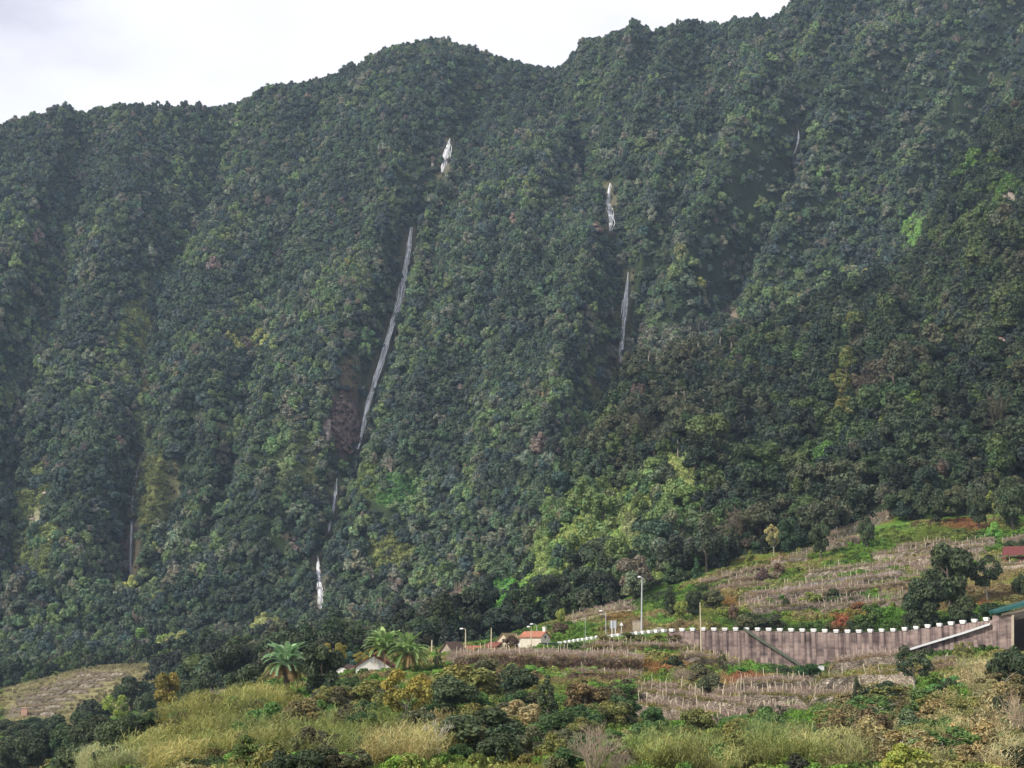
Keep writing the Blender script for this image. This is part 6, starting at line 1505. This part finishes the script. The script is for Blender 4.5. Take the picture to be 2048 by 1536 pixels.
scatter('reeds', np.c_[rx_, ry_, rz_], CAN, rng.integers(0, 4, len(rx_)), np.c_[rng.normal(0, .1, len(rx_)), rng.normal(.1, .1, len(rx_)), rng.uniform(0, 6.28, len(rx_))], np.repeat(sr[:, None], 3, 1), rt, 'feathery straw-coloured reeds in the foreground')
print('cover', len(cx), 'reeds', len(rx_))

# ------------------------------------------------------------------ vines and posts on the terraces
def vine(name, seed):
    g = np.random.default_rng(seed); G = Geo()
    for i in range(3):
        twigs(G, g, np.array([g.normal(0, .5), g.normal(0, .2), -.1]), unit(np.array([g.normal(0, .5), g.normal(0, .5), 1.0])), .75, .035, 2, 4, .75, .1)
    return G.mesh(name, M['stem_stuff'])
VIN = [vine('vine_%d' % i, 700 + i) for i in range(5)]
POSTM = []
for i in range(5):
    g = np.random.default_rng(720 + i)
    bend = [0.0, .04, .12, .2, -.1][i]
    POSTM.append(Geo().tube([[0, 0, -.5], [bend, 0, .55], [bend * .4, .02, 1.1], [bend * 1.6, 0, 1.65]], [.06, .055, .05, .04], 5).mesh('vine_post_%d' % i, M['post_wood']))
vp, posts = [], []
for fr, bk_, ln, pd, vd, ph, zone in BEDS:
    for k_ in range(int(ln * vd * (4.2 if zone != LF else 1.4))):
        t_, w_ = rng.uniform(0, len(fr) - 1.001), rng.uniform(.04, .95)
        i_ = int(t_); f_ = t_ - i_
        p = (fr[i_] * (1 - f_) + fr[i_ + 1] * f_) * (1 - w_) + (bk_[i_] * (1 - f_) + bk_[i_ + 1] * f_) * w_
        vp.append(p)
    npost = int(ln * pd)
    for k_ in range(npost):
        t_ = (k_ + rng.uniform(.1, .9)) / npost * (len(fr) - 1.001); w_ = rng.choice([.12, .3, .55, .8]) + rng.normal(0, .04)
        i_ = int(t_); f_ = t_ - i_
        p = (fr[i_] * (1 - f_) + fr[i_ + 1] * f_) * (1 - w_) + (bk_[i_] * (1 - f_) + bk_[i_ + 1] * f_) * w_
        posts.append((p, zone, ph))
# loose vine rows between the terraces: (u0, v0, u1, v1, count, rmin, zone)
for u0, v0, u1, v1, n_, rm, zone in [(1500, 1195, 1850, 1150, 70, 270, UP), (1480, 1215, 1820, 1195, 60, 268, UP), (1130, 1236, 1260, 1214, 26, 280, UP), (1440, 1160, 1560, 1140, 20, 285, UP), (1580, 1120, 1640, 1108, 12, 285, UP), (1830, 1140, 2040, 1112, 30, 280, UP), (1660, 1150, 1960, 1115, 50, 280, UP),
                                     (1280, 1420, 1500, 1442, 40, 150, LO), (1500, 1402, 1640, 1384, 50, 160, LO), (1430, 1430, 1620, 1420, 40, 150, LO), (1390, 1400, 1500, 1380, 20, 160, LO), (1660, 1392, 1800, 1380, 10, 160, LO), (318, 1440, 410, 1410, 26, 150, LO)]:
    for k_ in range(n_):
        f_ = rng.uniform(0, 1)
        p = np.array(hit(u0 + (u1 - u0) * f_, v0 + (v1 - v0) * f_ + rng.normal(0, 5), rm, 420 if rm > 200 else 245))
        posts.append((p, zone, 1.5))
        for q in range(5): vp.append(p + np.r_[rng.normal(0, .9, 2), 0])
vp = np.array(vp)
vz = ground(vp[:, 0], vp[:, 1]); vp[:, 2] = np.maximum(vp[:, 2], vz)
vt = lin('9f8d80') * (1 + .18 * rng.normal(size=(len(vp), 1))).clip(.6, 1.5)
vs_ = rng.uniform(.7, 1.25, len(vp))
scatter('bare_vines', vp, VIN, rng.integers(0, 5, len(vp)), np.c_[np.zeros((len(vp), 2)), rng.uniform(0, 6.28, len(vp))], np.repeat(vs_[:, None], 3, 1), vt, 'leafless vines on the terraces')
PLB = {UP: ('vine post on the terraces above the road', 'weathered wooden vine post on the terraces above the retaining wall'), LO: ('vine post on the terraces below the road', 'weathered wooden vine post on the terraces below the retaining wall'), LF: ('far', 'far')}
near_posts = [q for q in posts if q[1] != LF]
near_posts.sort(key=lambda q: np.hypot(q[0][0], q[0][1]))
rest_p = near_posts[300:] + [q for q in posts if q[1] == LF]
for p, zone, ph in near_posts[:300]:
    z_ = max(p[2], float(ground(p[0:1], p[1:2])[0]))
    o = single('vine_post', POSTM[random.randrange(5)], PLB[zone][1], 'post', (p[0], p[1], z_), random.uniform(0, 6.28), PLB[zone][0].replace('post', 'posts'), (1, 1, random.uniform(.55, 1.2)))
    o.rotation_euler = (random.gauss(0, .11), random.gauss(0, .11), random.uniform(0, 6.28))
rp_ = np.array([q[0] for q in rest_p]); rp_[:, 2] = np.maximum(rp_[:, 2], ground(rp_[:, 0], rp_[:, 1]))
scatter('vine_posts', rp_, POSTM, rng.integers(0, 5, len(rp_)), np.c_[rng.normal(0, .06, (len(rp_), 2)), rng.uniform(0, 6.28, len(rp_))], np.repeat(rng.uniform(.45, 1.1, len(rp_))[:, None], 3, 1), np.ones((len(rp_), 3)), 'many more vine posts on the farther terraces')
print('posts', len(posts), 'vines', len(vp))

# ------------------------------------------------------------------ vegetation hanging on the open cliffs
ka, kr_, kx, ky, kz = scatter_area(260000, 330, 1150)
kl = samp(LAY, ka, kr_); ku, kv = proj(kx, ky, kz)
kc, kw, kk = open_field(ku, kv)
ok = wooded(ka, kr_, kl) & (kw > .25) & (kk < .9)
dist_fall = np.full(len(ku), 99.0)
for p_, wd, _l in FALLS.values():
    p_ = np.array(p_, float); ins = (kv > p_[0, 1] - 4) & (kv < p_[-1, 1] + 2)
    dist_fall = np.minimum(dist_fall, np.where(ins, np.abs(ku - np.interp(kv, p_[:, 1], p_[:, 0])) / (wd * .5 + 1.5), 99))
ok &= dist_fall > 1.0
brown = (kc[:, 1] < kc[:, 0] * 1.0)
ok &= rng.uniform(0, 1, len(ok)) < np.where(brown, .16, .95)
ku, kv, kx, ky, kz, kc, kr_ = ku[ok], kv[ok], kx[ok], ky[ok], kz[ok], kc[ok], kr_[ok]
kn = fbm(kx / 7, ky / 7, kz / 7, 91, 2)
kc = kc * (1 + .35 * kn[:, None] + .18 * rng.normal(size=(len(ku), 1))).clip(.4, 1.7)
dk_ = rng.uniform(0, 1, len(ku)) < .16
kc *= np.where(kr_ < 540, 1.6, 1.2)[:, None]
kc[dk_] = kc[dk_] * .4 + lin('3f4f3a') * .5
scatter('cliff_plants', np.c_[kx, ky, kz], COV, rng.choice([0, 1, 2, 5, 6], len(ku)), np.c_[rng.normal(0, .2, (len(ku), 2)), rng.uniform(0, 6.28, len(ku))], np.repeat((rng.uniform(1.0, 2.4, len(ku)) * np.interp(kr_, [350, 1000], [.8, 1.25]))[:, None], 3, 1), kc.clip(.01, .5), 'ferns and scrub clinging to the open cliffs')
print('cliff plants', len(ku))

# ------------------------------------------------------------------ waterfalls
def mat_veil(name, col, lo, hi):
    """thin falling water: streaks of white foam with clear gaps between them"""
    m, t, o = new_mat(name); l = t.links.new
    b = N(t, 'ShaderNodeBsdfPrincipled'); setin(b, Roughness=0.4); b.inputs['Base Color'].default_value = (*lin(col), 1)
    tr = N(t, 'ShaderNodeBsdfTransparent'); mx = N(t, 'ShaderNodeMixShader')
    a_ = N(t, 'ShaderNodeAttribute', attribute_type='GEOMETRY', attribute_name='var')
    n = N(t, 'ShaderNodeTexNoise'); setin(n, Scale=1.0, Detail=5.0, Roughness=0.65)
    l(a_.outputs['Color'], n.inputs['Vector'])
    r = N(t, 'ShaderNodeMapRange'); setin(r, From_Min=lo, From_Max=hi, To_Min=0.0, To_Max=0.92)
    l(n.outputs['Fac'], r.inputs['Value']); l(r.outputs[0], mx.inputs['Fac']); l(tr.outputs[0], mx.inputs[1]); l(b.outputs[0], mx.inputs[2]); l(mx.outputs[0], o.inputs['Surface'])
    return m
M['veil'] = mat_veil('falling_water', 'f8f9fc', .44, .58)
M['veil_dim'] = mat_veil('falling_water_dim', 'c8ced8', .42, .62)
def waterfall(key, label, pix, wpx, nstr, seed):
    g = np.random.default_rng(seed)
    pix = np.array(pix, float)
    n = max(8, int((pix[-1, 1] - pix[0, 1]) / 4))
    vv = np.linspace(pix[0, 1], pix[-1, 1], n); uu = np.interp(vv, pix[:, 1], pix[:, 0])
    P = []
    for u_, v_ in zip(uu, vv):
        h_ = hit(u_, v_, 560 if key != 'gorge' else 600); P.append(np.array(h_))
    P = np.array(P)
    # keep the fall on one even slope
    rr_ = np.hypot(P[:, 0], P[:, 1]); kk_ = np.ones(5) / 5
    rs_ = np.convolve(np.pad(rr_, 2, mode='edge'), kk_, mode='valid')
    P = np.array([np.array(pt(u_, v_, r_)) for u_, v_, r_ in zip(uu, vv, rs_)])
    rad = unit(np.c_[P[:, :2], np.zeros(n)]); side = np.c_[rad[:, 1], -rad[:, 0], np.zeros(n)]
    P = P - rad * 1.6 + np.array([0, 0, .8])
    mpp = rs_ / FPX
    o = thing('waterfall', label, 'waterfall', tuple(P[-1])); o['kind'] = 'thing'
    t_ = np.linspace(0, 1, n)
    env = np.sin(np.pi * np.clip(t_ * .86 + .10, 0, 1)) ** .7 * .9 + .1 if key == 'long' else np.clip(t_ * 3 + .15, 0, 1) * np.clip((1 - t_) * 4 + .4, 0, 1)
    # the veil: a slightly bulged sheet, its streaks running down the fall
    ac = np.concatenate([[0], np.cumsum(np.linalg.norm(np.diff(P, axis=0), axis=1))])
    nc_ = 7; Vv, Av = [], []
    for j in range(nc_):
        f_ = j / (nc_ - 1) - .5
        hw = (wpx * mpp * env * (.72 if key != 'split' else .55))
        c_ = P + side * (f_ * 2 * hw * .5 * 1.1 + .15 * wpx * mpp * vnoise(t_ * n / 9, 1.3, 0, seed))[:, None] - rad * (.5 * (1 - 4 * f_ * f_))
        Vv.append(c_ - P[-1]); Av.append(np.c_[f_ * 2 * hw * 2.6 + 10, ac * .05, np.full(n, seed * 3.0)])
    Vv, Av = np.concatenate(Vv), np.concatenate(Av)
    part('veil', mesh_np('veil', Vv, [np.array([[q * n + i, q * n + i + 1, (q + 1) * n + i + 1, (q + 1) * n + i] for q in range(nc_ - 1) for i in range(n - 1)])], [M['veil_dim' if key in ('dim', 'gorge', 'mid') else 'veil']], Av, smooth=True), o)
    for s_ in range(nstr):
        i0 = 0 if s_ < 1 else g.integers(0, max(1, int(n * .6))); i1 = n if s_ < 1 else min(n, i0 + max(5, int(n * g.uniform(.25, .7))))
        if key in ('mid', 'dim') and s_ >= 1: i1 = min(n, i0 + max(3, int(n * .2)))
        if i1 - i0 < 3: continue
        base = g.uniform(-.5, .5)
        wob_ = base + .30 * vnoise(t_[i0:i1] * n / 9, s_ * 7.3, 0, seed) + .10 * vnoise(t_[i0:i1] * n / 2.5, s_ * 3.1, 0, seed + 1)
        off = wob_ * wpx * env[i0:i1] * mpp[i0:i1]
        w_ = (.42 if s_ < 2 else .34) * mpp[i0:i1] * (1.0 + .8 * np.abs(vnoise(t_[i0:i1] * n / 4, s_ * 1.7, 0, seed + 2))) * (.45 + .55 * np.sin(np.pi * np.linspace(.04, .96, i1 - i0)))
        if key in ('dim', 'thin', 'gorge'): w_ = w_ * .75
        c_ = P[i0:i1] + side[i0:i1] * off[:, None] - rad[i0:i1] * g.uniform(0, .3)
        G = Geo(); V = np.concatenate([c_ - side[i0:i1] * w_[:, None] , c_ - rad[i0:i1] * w_[:, None] * .5, c_ + side[i0:i1] * w_[:, None], c_ + rad[i0:i1] * w_[:, None] * .3]) - P[-1]
        m_ = i1 - i0
        G.add(V, [[q * m_ + i, q * m_ + i + 1, ((q + 1) % 4) * m_ + i + 1, ((q + 1) % 4) * m_ + i] for q in range(4) for i in range(m_ - 1)])
        part('strand', G.mesh('strand', M['water_dim' if key in ('dim', 'gorge') or (s_ % 3 == 2) else 'water']), o)
for i_, (key, (pix, wpx, lb)) in enumerate(FALLS.items()):
    waterfall(key, lb, pix, wpx, {'long': 24, 'top': 10, 'split': 14, 'right': 12, 'thin': 2, 'dim': 4, 'mid': 4, 'low': 4, 'gorge': 3}[key], 800 + i_)

# ------------------------------------------------------------------ bare rocks
def rock(label, spots, mat='rock_pale'):
    u0, v0 = spots[0][:2]; c0 = np.array(hit(u0, v0, 330)); o = thing('rock_outcrop', label, 'rock', tuple(c0))
    for i_, (u_, v_, w_, h_) in enumerate(spots):
        c_ = np.array(hit(u_, v_, 330)); r_ = math.hypot(c_[0], c_[1]); g = np.random.default_rng(int(u_ * 5 + v_))
        iv, jf = ico()
        import bmesh
        bm = bmesh.new(); bmesh.ops.create_icosphere(bm, subdivisions=3, radius=1.0)
        V = np.array([q.co[:] for q in bm.verts]); F = np.array([[q.index for q in f.verts] for f in bm.faces]); bm.free()
        V = V * (1 + .45 * fbm(V[:, 0] * 1.3 + u_, V[:, 1] * 1.3, V[:, 2] * 1.3, 7, 3))[:, None]
        V = np.sign(V) * np.abs(V) ** .85 * np.array([w_ / 2 * r_ / FPX, min(w_, h_) / 2 * r_ / FPX * .9, h_ / 2 * r_ / FPX])
        part('rock', Geo().add(V, F).mesh('rock', M[mat]), o, None, tuple(c_ - c0))
rock('tall pale rock beside the brown rock face under the longest waterfall', [(656, 855, 12, 26), (654, 878, 9, 22), (660, 848, 6, 12)])
rock('broken pale rocks among green plants at the far left', [(66, 1046, 12, 12), (80, 1050, 10, 14), (92, 1056, 9, 12), (88, 990, 10, 8), (72, 1060, 8, 10)])
rock('pale rock face on the crest of the right-hand spur', [(2006, 408, 18, 30), (2022, 392, 12, 16), (1992, 430, 10, 18)])
rock('pinkish rock on the flank at the right edge', [(2012, 690, 14, 26), (2004, 706, 10, 14)])
rock('grey rock strip near the crest right of the split waterfall', [(1294, 380, 8, 26), (1290, 365, 6, 12)])
rock('grey rock beside the short highest waterfall', [(866, 338, 8, 22)])
rock('grey-brown rock patches at the bottom of the cliff nose', [(1240, 1110, 18, 18), (1252, 1098, 14, 14), (1222, 1126, 12, 12)], 'rock_brown')

def rock_face(label, cu, cv, ru, rv, mat, rough=2.2, name='cliff_rock'):
    """a bare cliff: fractured sheet of rock standing a little proud of the slope"""
    nu, nv_ = 46, 70
    uu, vv2 = np.meshgrid(np.linspace(cu - ru, cu + ru, nu), np.linspace(cv - rv, cv + rv, nv_), indexing='ij')
    P = np.array([[np.array(hit(a_, b_, 560)) for b_ in vv2[0]] for a_ in uu[:, 0]])
    rr_ = np.hypot(P[..., 0], P[..., 1]); kk_ = np.hanning(15); kk_ /= kk_.sum()
    rr_ = np.array([np.convolve(np.pad(q, 7, mode='edge'), kk_, mode='valid') for q in rr_]); rr_ = np.array([np.convolve(np.pad(q, 7, mode='edge'), kk_, mode='valid') for q in rr_.T]).T
    d = np.hypot((uu - cu) / ru, (vv2 - cv) / rv) + fbm(uu / 18, vv2 / 18, 0, 95, 3) * .35
    x_, z_ = uu / 6.5, vv2 / 16.0
    rel = rough * (1 - 2 * np.abs(fbm(x_, z_, 0, 96, 3))) + rough * .7 * np.floor(3 * fbm(x_ * .6, z_ * 1.8, 0, 97, 2)) / 3
    r2 = rr_ - 1.6 - rel + sst(d, .7, 1.05) * 9
    az_, t_ = ray(uu, vv2)
    V = np.stack([r2 * np.sin(az_), r2 * np.cos(az_), r2 * t_], -1)
    c0 = V[nu // 2, nv_ // 2].copy()
    ids = np.arange(nu * nv_).reshape(nu, nv_); F = np.stack([ids[:-1, :-1], ids[1:, :-1], ids[1:, 1:], ids[:-1, 1:]], -1)[(d[:-1, :-1] < 1.06)]
    o_ = single(name, mesh_np(name, (V - c0).reshape(-1, 3), [F], [M[mat]]), label, 'rock', tuple(c0)); return o_
rock_face('broad dark brown rock face left of the foot of the longest waterfall', 692, 846, 36, 66, 'rock_brown', 3.4)
rock('small brown cliff between ferns on the cliff nose', [(1285, 1040, 22, 30), (1296, 1022, 16, 24), (1276, 1060, 16, 14)], 'rock_brown')

# ------------------------------------------------------------------ haze: the air between here and the mountain
m, t, o = new_mat('haze')
vo = N(t, 'ShaderNodeVolumePrincipled')
vo.inputs['Color'].default_value = (0.55, 0.72, 1.0, 1); vo.inputs['Density'].default_value = 0.000085; vo.inputs['Anisotropy'].default_value = 0.0
t.links.new(vo.outputs[0], o.inputs['Volume'])
zlo, zhi = float(H.min()) - 3, float(H.max()) + 40
hz = Geo().box((0, 850, (zlo + zhi) / 2), (2600, 1900, zhi - zlo)).mesh('haze', m)
setp(part('haze', hz), 'thin bluish haze over the valley', None, None, 'stuff')
